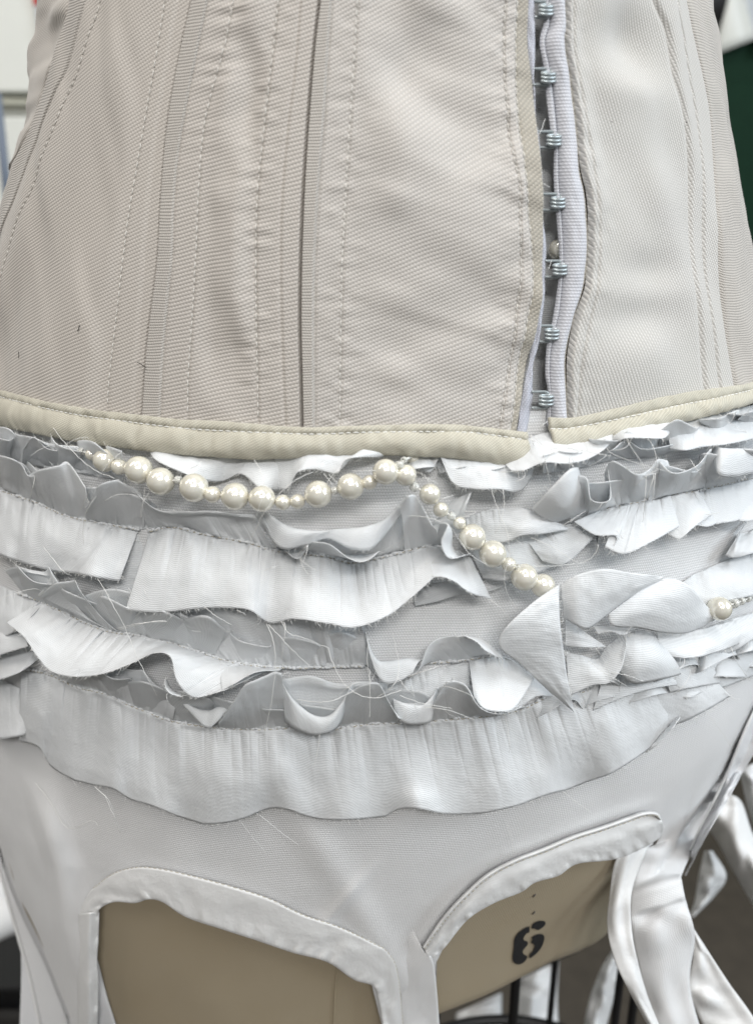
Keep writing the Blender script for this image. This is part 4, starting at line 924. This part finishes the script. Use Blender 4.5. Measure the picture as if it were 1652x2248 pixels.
# side straps running down
def strap(Ls, Rs, Mid, name, mat='strap', seed=90, m=26):
    return ruffle(Ls, Rs, Mid=Mid, seed=seed, mat=mat, frayed=0, name=name, m=m, gather=0, n=260, curl=0, fold=0)
bound([(174, 2006), (173, 2080), (172, 2150), (172, 2270)], [(218, 2002), (216, 2060), (213, 2110), (216, 2160), (213, 2270)], 'strap_binding', (5, 7.5, 5), n=120)
strap([(46, 2068, 2), (47, 2150, 2), (43, 2275, 2)], [(48, 2080, 2), (72, 2160, 1.5), (100, 2275, 1.5)], None, 'strap_facing', seed=93, m=10)
mb = MB(); q = spl([(-30, 1860, 3), (-2, 1910, 3), (22, 1994, 3.2), (44, 2071, 3.2), (66, 2149, 3.2), (92, 2275, 3.2)], 60); mb.tube(hit(q[:, 0], q[:, 1], q[:, 2]*mm), .0007, 8); mb.build('strap_piping', M['bias'], brief)
strap([(213, 2105, 1), (211, 2180, 1), (210, 2275, 1)], [(216, 2115, .9), (236, 2190, .9), (262, 2275, .9)], None, 'strap_lining', seed=94, m=8)

def dsheet(name, A, B, dist, mat, bow=.004, parent=None, n=60, m=16, seed=0, wav=.002, blend=0):
    """a hanging band set at its own distance from the lens, with soft folds in depth"""
    a, b = spl(A, n), spl(B, n); t = np.linspace(0, 1, m)[None, :]
    X = a[:, None, 0]+(b-a)[:, None, 0]*t; Y = a[:, None, 1]+(b-a)[:, None, 1]*t
    d = np.linspace(dist[0], dist[1], n)[:, None]-bow*np.sin(t*PI)+wav*noise2(np.arange(n)[:, None]/9.+seed*3, t*3+seed)
    if blend:
        k = sst(0, blend, np.linspace(0, 1, n))[:, None]
        d = d*k+(hit(X, Y, .0008+.0042*sst(0, .5, t+0*X)*sst(0, .4, np.linspace(0, 1, n)[:, None]))[..., 1]+CAMD)*(1-k)
    return sheet(name, freep(X, Y, d), M[mat], parent or brief, .0006)
# bright-side strap, hanging free of the form
dsheet('leg_strap', [(1440, 1740), (1448, 1800), (1440, 1850), (1415, 1866), (1398, 1910), (1384, 1953), (1380, 2000), (1382, 2030), (1395, 2107), (1420, 2194), (1452, 2275)],
       [(1640, 1560), (1590, 1690), (1543, 1804), (1512, 1880), (1497, 1917), (1494, 1927), (1500, 1962), (1507, 1989), (1523, 2055), (1512, 2160), (1540, 2275)], (.268, .246), 'knit', .003, seed=1, n=120, blend=.55)
dsheet('strap_binding', [(1400, 1862), (1352, 1886), (1336, 1978), (1333, 2040), (1348, 2107), (1379, 2173), (1436, 2275)],
       [(1436, 1850), (1418, 1866), (1386, 1953), (1384, 2030), (1397, 2107), (1422, 2194), (1456, 2275)], (.258, .240), 'bias', .0012, seed=2, blend=.4)
dsheet('strap_tail', [(1516, 2030), (1520, 2100), (1508, 2170), (1530, 2225), (1560, 2290)], [(1522, 2042), (1560, 2100), (1600, 2160), (1640, 2215), (1690, 2290)], (.262, .250), 'bias', .0015, seed=3)
ruffle([(1700, 1470, 3), (1640, 1590, 3), (1596, 1695, 4), (1560, 1770, 6), (1525, 1840, 9), (1498, 1915, 12)], [(1790, 1470, 4), (1720, 1590, 6), (1655, 1655, 8), (1602, 1745, 11), (1552, 1830, 14), (1503, 1924, 15)], bulge=1, seed=95, mat='strap', frayed=0, gather=0, name='hip_panel', curl=0)
mb = MB(); q = spl([(1690, 1490, 4), (1640, 1590, 4), (1596, 1695, 5), (1560, 1770, 7), (1525, 1840, 10), (1500, 1912, 12)], 60); mb.tube(hit(q[:, 0], q[:, 1], q[:, 2]*mm), .0005, 6); mb.build('strap_piping', M['bias'], brief)
# straps behind, out of focus
dsheet('hanging_strap', [(1540, 1800), (1575, 1850), (1610, 1915), (1660, 2000), (1720, 2100)], [(1590, 1740), (1625, 1760), (1650, 1830), (1690, 1900), (1760, 2000)], (.37, .34), 'bias', .012, seed=5, wav=.004)
dsheet('hanging_strap', [(1600, 1700), (1622, 1700), (1645, 1790), (1690, 1900)], [(1690, 1660), (1690, 1720), (1720, 1800), (1760, 1900)], (.40, .36), 'strap', .01, seed=6, wav=.004)
dsheet('hanging_strap', [(1546, 1868), (1534, 1920), (1524, 1980), (1512, 2012)], [(1562, 1868), (1592, 1922), (1568, 1965), (1520, 2014)], (.42, .40), 'bias', .012, seed=7, wav=.004)
dsheet('hanging_strap', [(1345, 2085), (1318, 2130), (1292, 2200), (1276, 2290)], [(1356, 2110), (1352, 2160), (1338, 2220), (1318, 2290)], (.40, .38), 'bias', .012, seed=8, wav=.004)
dsheet('hanging_strap', [(1140, 2150), (1135, 2200), (1120, 2290)], [(1225, 2110), (1222, 2200), (1228, 2290)], (.50, .47), 'bias', .012, seed=9, wav=.005)
dsheet('hanging_strap', [(1000, 2225), (1000, 2260), (1000, 2300)], [(1100, 2180), (1100, 2240), (1100, 2300)], (.52, .50), 'bias', .012, seed=10, wav=.005)

# ================================================================== the bow
bc = hit(1228, 1330, .012)
bow = thing('ribbon_bow', tuple(bc), 'large torn white ribbon bow over the end of the pearl string', 'bow')
ruffle([(1228, 1282, 14), (1175, 1318, 17), (1122, 1364, 18), (1096, 1400, 17), (1100, 1426, 16), (1140, 1456, 15), (1190, 1504, 14), (1258, 1562, 12)],
       [(1226, 1284, 15), (1226, 1325, 17), (1228, 1365, 18), (1232, 1400, 18), (1236, 1430, 17), (1242, 1475, 16), (1250, 1520, 15), (1259, 1563, 12)], bulge=3, seed=100, name='tail', curl=0, parent=bow, planar=True, frayed=1.6, m=26, gather=0.0, fold=0.15)
ruffle([(1230, 1284, 14), (1266, 1262, 17), (1326, 1249, 18), (1376, 1256, 18), (1425, 1262, 17), (1455, 1266, 15)],
       [(1238, 1356, 14), (1262, 1372, 16), (1290, 1382, 16), (1330, 1352, 15), (1372, 1318, 15), (1440, 1280, 14)], bulge=5, seed=101, name='loop', parent=bow, planar=True, frayed=1.2, gather=0.12, fold=0.35)
ruffle([(1440, 1270, 14), (1475, 1270, 16), (1510, 1285, 17), (1530, 1306, 16), (1545, 1325, 13), (1572, 1354, 9)],
       [(1332, 1350, 15), (1345, 1374, 16), (1400, 1378, 16), (1450, 1388, 15), (1510, 1388, 13), (1570, 1360, 9)], bulge=8, seed=102, name='loop', parent=bow, planar=True, frayed=.8, m=28, gather=0.12, fold=0.35)
ruffle([(1240, 1360, 8), (1262, 1372, 9), (1285, 1390, 9)], [(1240, 1420, 10), (1280, 1422, 12), (1330, 1420, 10)], bulge=3, seed=103, name='torn_end', parent=bow, planar=True, frayed=1.2, gather=0.2, fold=0.3)
ruffle([(1242, 1432, 6), (1280, 1440, 8), (1310, 1446, 8), (1330, 1420, 9), (1372, 1388, 9)],
       [(1248, 1530, 9), (1300, 1505, 12), (1335, 1500, 14), (1362, 1470, 15), (1374, 1420, 14)], bulge=4, seed=104, name='petal', frayed=.7, parent=bow, planar=True, gather=0.22, fold=0.5)
ruffle([(1370, 1388, 8), (1400, 1386, 9), (1430, 1390, 9), (1445, 1410, 9)], [(1352, 1470, 12), (1390, 1500, 15), (1450, 1492, 15), (1494, 1480, 12)], Mid=[(1372, 1430, 13), (1402, 1440, 15), (1440, 1436, 15), (1478, 1446, 12)], seed=105, name='petal', frayed=.6, parent=bow, planar=True, gather=0.22, fold=0.5)
ruffle([(1440, 1386, 6), (1500, 1388, 7), (1570, 1372, 7), (1640, 1350, 6)], [(1450, 1438, 11), (1510, 1445, 13), (1570, 1432, 13), (1636, 1408, 10)], bulge=5, seed=106, name='petal', frayed=.7, parent=bow, planar=True, gather=0.22, fold=0.5)
ruffle([(1300, 1372, 7), (1330, 1376, 8), (1360, 1372, 8), (1390, 1376, 7)], [(1312, 1392, 12), (1340, 1386, 14), (1365, 1394, 13), (1392, 1386, 10)], bulge=2, m=10, seed=107, name='torn_end', frayed=2.5, parent=bow, planar=True, gather=0.2, fold=0.3)
ruffle([(1330, 1465, 4), (1380, 1470, 4), (1440, 1470, 4), (1500, 1460, 4)], [(1300, 1560, 7), (1370, 1530, 9), (1440, 1510, 10), (1520, 1500, 8)], bulge=4, seed=108, name='petal', frayed=.5, parent=bow, planar=True, gather=0.22, fold=0.5)
ruffle([(1560, 1375, 5), (1600, 1360, 6), (1650, 1345, 6), (1700, 1330, 6)], [(1580, 1440, 9), (1620, 1425, 11), (1650, 1405, 11), (1700, 1380, 9)], bulge=5, seed=109, name='petal', frayed=.5, parent=bow, planar=True, gather=0.22, fold=0.5)

o = FR.build('frayed_edges', M['thread'], brief); o['kind'] = 'stuff'

# ================================================================== pearls
def ball_mesh(r, name):
    nu_, nv_ = 28, 18; V = []; F = []
    for j in range(nv_+1):
        th = PI*j/nv_
        for i in range(nu_):
            ph = 2*PI*i/nu_; V.append((r*math.sin(th)*math.cos(ph), r*math.sin(th)*math.sin(ph), r*math.cos(th)))
    for j in range(nv_):
        for i in range(nu_):
            F.append((j*nu_+i, (j+1)*nu_+i, (j+1)*nu_+(i+1) % nu_, j*nu_+(i+1) % nu_))
    return raw_mesh(name, V, F)
def ring_mesh(name):
    V = []; F = []; A_, B_ = 22, 12
    prof = []
    for j in range(B_):
        a = 2*PI*j/B_; prof.append((.66+.30*math.copysign(abs(math.cos(a))**.6, math.cos(a)), .72*math.copysign(abs(math.sin(a))**.6, math.sin(a))))
    for i in range(A_):
        p = 2*PI*i/A_
        for rr, zz_ in prof: V.append((rr*math.cos(p), rr*math.sin(p), zz_))
    for i in range(A_):
        for j in range(B_):
            F.append((i*B_+j, ((i+1) % A_)*B_+j, ((i+1) % A_)*B_+(j+1) % B_, i*B_+(j+1) % B_))
    return raw_mesh(name, V, F)
BALL = ball_mesh(1, 'pearl'); BALL.materials.append(M['pearl'])
SEED = ring_mesh('seed_bead'); SEED.materials.append(M['seed'])
def string(label, beads, name='pearl_string', extra=None):
    pts = []
    for (x, y, d, hgt) in beads:
        base = hit(x, y, hgt*mm)
        dep = np.linalg.norm(base-np.array([0, -CAMD, Z0])); r = d/2/FPX*dep*1.05
        pts.append((base, r))
    t = thing(name, tuple(pts[0][0]), label, 'pearl string')
    for i, (p, r) in enumerate(pts):
        pn = pts[min(i+1, len(pts)-1)][0]-pts[max(i-1, 0)][0]
        small = beads[i][2] <= 22
        o = bpy.data.objects.new('seed_bead' if small else 'pearl', SEED if small else BALL); COL.objects.link(o)
        o.parent = t; o.location = Vector(p)-Vector(pts[0][0])
        o.rotation_euler = Vector(pn).to_track_quat('Z', 'Y').to_euler() if small else (rnd.random()*6, rnd.random()*6, 0)
        o.scale = (r*1.05,)*3 if small else (r,)*3
    mb = MB(); mb.tube(np.array([p for p, _ in pts]), .00035, 6); mb.build('string', M['thread'], t)
    return t
H_ = 12
string('long pearl and seed bead string swagging under the ivory corset hem', [(160, 985, 16, 6), (181, 991, 15, 8), (200, 998, 22.5, 9), (230, 1011, 46, 10), (262, 1025, 32, 11), (305, 1032, 57, 12), (353, 1057, 57, 13), (392, 1054, 17, 13), (426, 1071, 60, 14), (467, 1086, 35, 14), (516, 1090, 58, 14), (575, 1095, 56, 14), (621, 1103, 33, 13), (653, 1101, 32, 13), (698, 1085, 58, 13), (734, 1077, 17, 13), (769, 1068, 57, 13), (811, 1059, 32, 13), (846, 1036, 55, 15)])
string('short slanting pearl string running down to the torn ribbon bow', [(905, 1002, 30, 3), (886, 1010, 14, 13), (877, 1020, 18, 14), (890, 1043, 46, 13), (909, 1069, 20, 13), (943, 1085, 45, 13), (967, 1119, 33, 13), (990, 1133, 18, 13), (1008, 1148, 27, 13), (1036, 1179, 56, 13), (1066, 1192, 12, 12), (1081, 1216, 57, 13), (1116, 1239, 30, 12), (1136, 1247, 15, 12), (1150, 1267, 56, 12), (1191, 1286, 50, 11)])
string('pearl string end emerging beyond the bow at the pale hip', [(1578, 1336, 46, 12), (1611, 1325, 18, 11), (1626, 1320, 15, 10), (1640, 1314, 14, 9), (1658, 1305, 18, 8)])
# one pearl caught behind the hooks
p = hit(1225, 548, -.0005); o = bpy.data.objects.new('pearl', BALL); COL.objects.link(o); o.location = p; o.scale = (.0030,)*3
tag(o, 'single pearl half hidden behind the hooks of the corset', 'pearl')

# ================================================================== loose threads
def th(pts, r=.00008):
    q = spl(pts, 14*len(pts)); k = np.arange(len(q))
    mb = MB(); mb.tube(hit(q[:, 0]+.8*noise2(k*.25, pts[0][0]), q[:, 1]+.8*noise2(k*.25, pts[0][1]), q[:, 2]*mm), r, 5); mb.build('loose_thread', M['thread'], brief)
TH = [
 [(117, 938, 9), (138, 967, 14), (170, 1001, 17), (205, 1030, 18), (251, 1050, 17)],
 [(172, 1132, 8), (190, 1090, 14), (213, 1052, 18), (240, 1016, 19), (266, 994, 17)],
 [(184, 1195, 12), (184, 1145, 14), (200, 1105, 16), (232, 1069, 14), (262, 1052, 12)],
 [(66, 1092, 12), (72, 1070, 14), (78, 1045, 13)],
 [(310, 1138, 12), (316, 1090, 14), (318, 1068, 12)], [(308, 1135, 12), (313, 1105, 15), (327, 1082, 13)],
 [(419, 1028, 13), (432, 1022, 15), (443, 1012, 14)],
 [(558, 1010, 16), (572, 1035, 20), (579, 1065, 22), (570, 1110, 22), (555, 1148, 18)],
 [(540, 1216, 16), (562, 1160, 20), (590, 1110, 22), (640, 1060, 21), (685, 1036, 18)],
 [(710, 1040, 15), (725, 1058, 18), (733, 1068, 18)], [(722, 1042, 15), (736, 1056, 18), (742, 1062, 17)],
 [(772, 1034, 14), (800, 1033, 18), (828, 1032, 17)],
 [(580, 1252, 20), (598, 1246, 21), (610, 1242, 18)], [(652, 1218, 17), (668, 1203, 20), (677, 1196, 19)], [(662, 1238, 20), (672, 1215, 20), (676, 1196, 18)],
 [(96, 1200, 11), (115, 1225, 15), (140, 1255, 16), (158, 1264, 12)],
 [(215, 1270, 14), (233, 1300, 18), (252, 1335, 20), (275, 1380, 18), (300, 1440, 18), (325, 1490, 18), (345, 1528, 14)],
 [(258, 1380, 12), (300, 1369, 16), (366, 1364, 14)], [(262, 1382, 13), (330, 1365, 17), (368, 1363, 13)],
 [(448, 1332, 17), (474, 1352, 19), (507, 1371, 17)], [(520, 1340, 17), (532, 1345, 18), (540, 1350, 16)],
 [(585, 1370, 16), (598, 1400, 20), (604, 1440, 21), (602, 1490, 21), (595, 1545, 20), (583, 1600, 17), (578, 1615, 14)],
 [(590, 1371, 16), (612, 1395, 20), (640, 1425, 20), (685, 1468, 16)],
 [(625, 1366, 16), (626, 1390, 19), (618, 1448, 17)], [(618, 1364, 16), (634, 1390, 19), (670, 1402, 19), (724, 1424, 16)],
 [(720, 1424, 15), (732, 1460, 18), (755, 1500, 20), (790, 1526, 21), (830, 1532, 20), (880, 1515, 18)],
 [(652, 1535, 17), (690, 1541, 20), (730, 1538, 20), (775, 1518, 17)],
 [(811, 1468, 15), (812, 1510, 17), (811, 1575, 16)], [(808, 1400, 14), (806, 1450, 16), (812, 1510, 15)],
 [(860, 1388, 6), (872, 1440, 14), (874, 1480, 18), (858, 1510, 20), (826, 1532, 18)],
 [(874, 1488, 18), (890, 1510, 19), (905, 1523, 16)], [(876, 1527, 18), (930, 1545, 20), (992, 1555, 16)], [(932, 1553, 18), (985, 1560, 20), (1042, 1581, 16)], [(896, 1485, 16), (935, 1472, 19), (962, 1463, 14)],
 [(905, 1035, 14), (925, 1040, 18), (940, 1055, 20), (938, 1072, 19)], [(905, 1060, 16), (935, 1050, 19), (960, 1063, 15)], [(958, 1103, 15), (975, 1094, 16), (994, 1088, 12)],
 [(1073, 1030, 13), (1080, 1080, 16), (1096, 1128, 17), (1112, 1170, 18), (1118, 1220, 18), (1106, 1262, 18), (1112, 1300, 16), (1137, 1342, 12)],
 [(896, 1132, 18), (940, 1136, 20), (985, 1155, 20), (1010, 1190, 19), (1032, 1218, 20), (1068, 1240, 18)],
 [(1150, 960, 12), (1182, 975, 15), (1195, 1010, 18), (1211, 1081, 16)], [(1172, 960, 12), (1205, 985, 15), (1242, 982, 18), (1340, 1002, 17)], [(1190, 1035, 15), (1200, 1005, 18), (1240, 985, 18), (1272, 990, 16)], [(1093, 1035, 14), (1110, 1036, 16), (1132, 1033, 15)],
 [(1165, 1180, 12), (1210, 1200, 14), (1260, 1232, 15), (1275, 1236, 13), (1300, 1222, 14), (1312, 1200, 14), (1304, 1194, 12)], [(1108, 1242, 14), (1200, 1243, 15), (1262, 1238, 12)], [(1232, 1155, 15), (1262, 1136, 16), (1284, 1122, 13)],
 [(1410, 1146, 15), (1414, 1100, 18), (1418, 1045, 17)], [(1430, 1104, 16), (1434, 1070, 18), (1438, 1038, 16)], [(1418, 1098, 16), (1430, 1060, 18), (1435, 1040, 16)], [(1352, 1165, 15), (1360, 1174, 17), (1366, 1182, 15)],
 [(1514, 1010, 15), (1528, 1030, 18), (1538, 1044, 16)], [(1576, 908, 8), (1610, 935, 12), (1650, 955, 10)], [(1548, 1130, 13), (1562, 1128, 14), (1578, 1125, 12)],
 [(1290, 1450, 14), (1330, 1480, 17), (1375, 1506, 14)], [(1340, 1476, 15), (1380, 1484, 17), (1420, 1500, 14)], [(1600, 1418, 13), (1615, 1450, 14), (1645, 1495, 11)],
 [(1076, 1316, 13), (1098, 1335, 14), (1120, 1362, 11)],
 [(208, 1727, 12), (240, 1760, 12), (262, 1825, 8)], [(230, 1745, 12), (252, 1795, 12), (266, 1830, 7)], [(530, 1806, 16), (552, 1835, 12), (585, 1875, 8)], [(570, 1790, 16), (610, 1822, 12), (655, 1855, 8)], [(1236, 1738, 13), (1262, 1760, 12), (1295, 1782, 8)],
 [(80, 1720, 4), (110, 1760, 4), (140, 1810, 4), (165, 1818, 4), (200, 1802, 4), (216, 1812, 3.5)], [(1108, 1800, 4), (1122, 1840, 5), (1126, 1875, 4)],
 [(1590, 1522, 9), (1608, 1532, 9), (1622, 1535, 6)], [(1480, 1580, 12), (1496, 1592, 11), (1506, 1598, 7)],
 [(1196, 262, 4), (1185, 290, 5.5), (1176, 305, 4.5)], [(1178, 395, 4.5), (1195, 405, 6), (1206, 412, 5)], [(1210, 572, 4), (1203, 590, 5.5)],
 [(1200, 925, 7), (1190, 933, 9), (1182, 940, 8)], [(1165, 955, 8), (1168, 968, 10), (1172, 978, 8), (1166, 972, 9)],
]
for t in TH: th(t)
for k in range(54):                              # single threads pulled out of the raw edges
    E, Nn = EDG[rnd.randrange(len(EDG))]; i = rnd.randrange(len(E)); p = E[i]; d = Nn[i]/max(np.linalg.norm(Nn[i]), 1e-9)
    l = rnd.uniform(.003, .011); side = np.array([rnd.gauss(0, .8), -.15, rnd.gauss(0, .3)])
    P = spl([p-d*.0006, p+(d*.8+side*.2+np.array([0, -.25, 0]))*l*.45, p+(d*.7+side*.6+np.array([0, -.2, -.25]))*l*.8, p+(d*.5+side*.9+np.array([0, -.05, -.5]))*l], 16)
    mb = MB(); mb.tube(P, .00006, 5); mb.build('loose_thread', M['thread'], brief)
# specks of lint and stains on the corset
for (x, y, dx, dy) in ((171, 727, 3, -14), (41, 772, 0, 14), (302, 795, 18, 12), (1341, 267, 1, 1), (1505, 268, 1, 1)):
    mb = MB(); mb.tube(hit(np.array([x, x+dx/2+1, x+dx+.5]), np.array([y, y+dy/2, y+dy+.5]), .0056), .00012, 5); mb.build('lint_hair', M['dark'], corset)

# white rolled cloth and a dark crate standing on the floor behind
wr = thing('white_roll', tuple(freep(-20, 2050, .62)), 'soft white rolled cloth lying on the black crate beside the form', 'cloth roll')
p0, p1 = freep(-160, 2100, .60), freep(95, 1965, .66)
mb = MB(); ss = np.linspace(0, 1, 30)[:, None]; mb.tube(p0+(p1-p0)*ss, .021+.0015*np.sin(np.linspace(0, 9, 30)), 24); mb.build('roll', M['bias'], wr)
mb = MB(); mb.tube(p0+(p1-p0)*ss+np.array([.0, .02, .018]), .017, 24); mb.build('roll', M['bias'], wr)
ck = freep(-40, 2200, .72)
cr = thing('black_crate', (ck[0]-.05, .46, 0), 'black slatted crate on the floor under the white rolled cloth', 'crate')
zt = float(freep(-20, 2090, .70)[2])-.02
slab('body', (ck[0]-.05, .50, zt/2), .5, .34, zt, M['black_wire'], cr)
for k in range(4): slab('slat', (ck[0]-.05, .322, zt*(k+.6)/4.4), .5, .012, zt/5.6, M['dark'], cr)
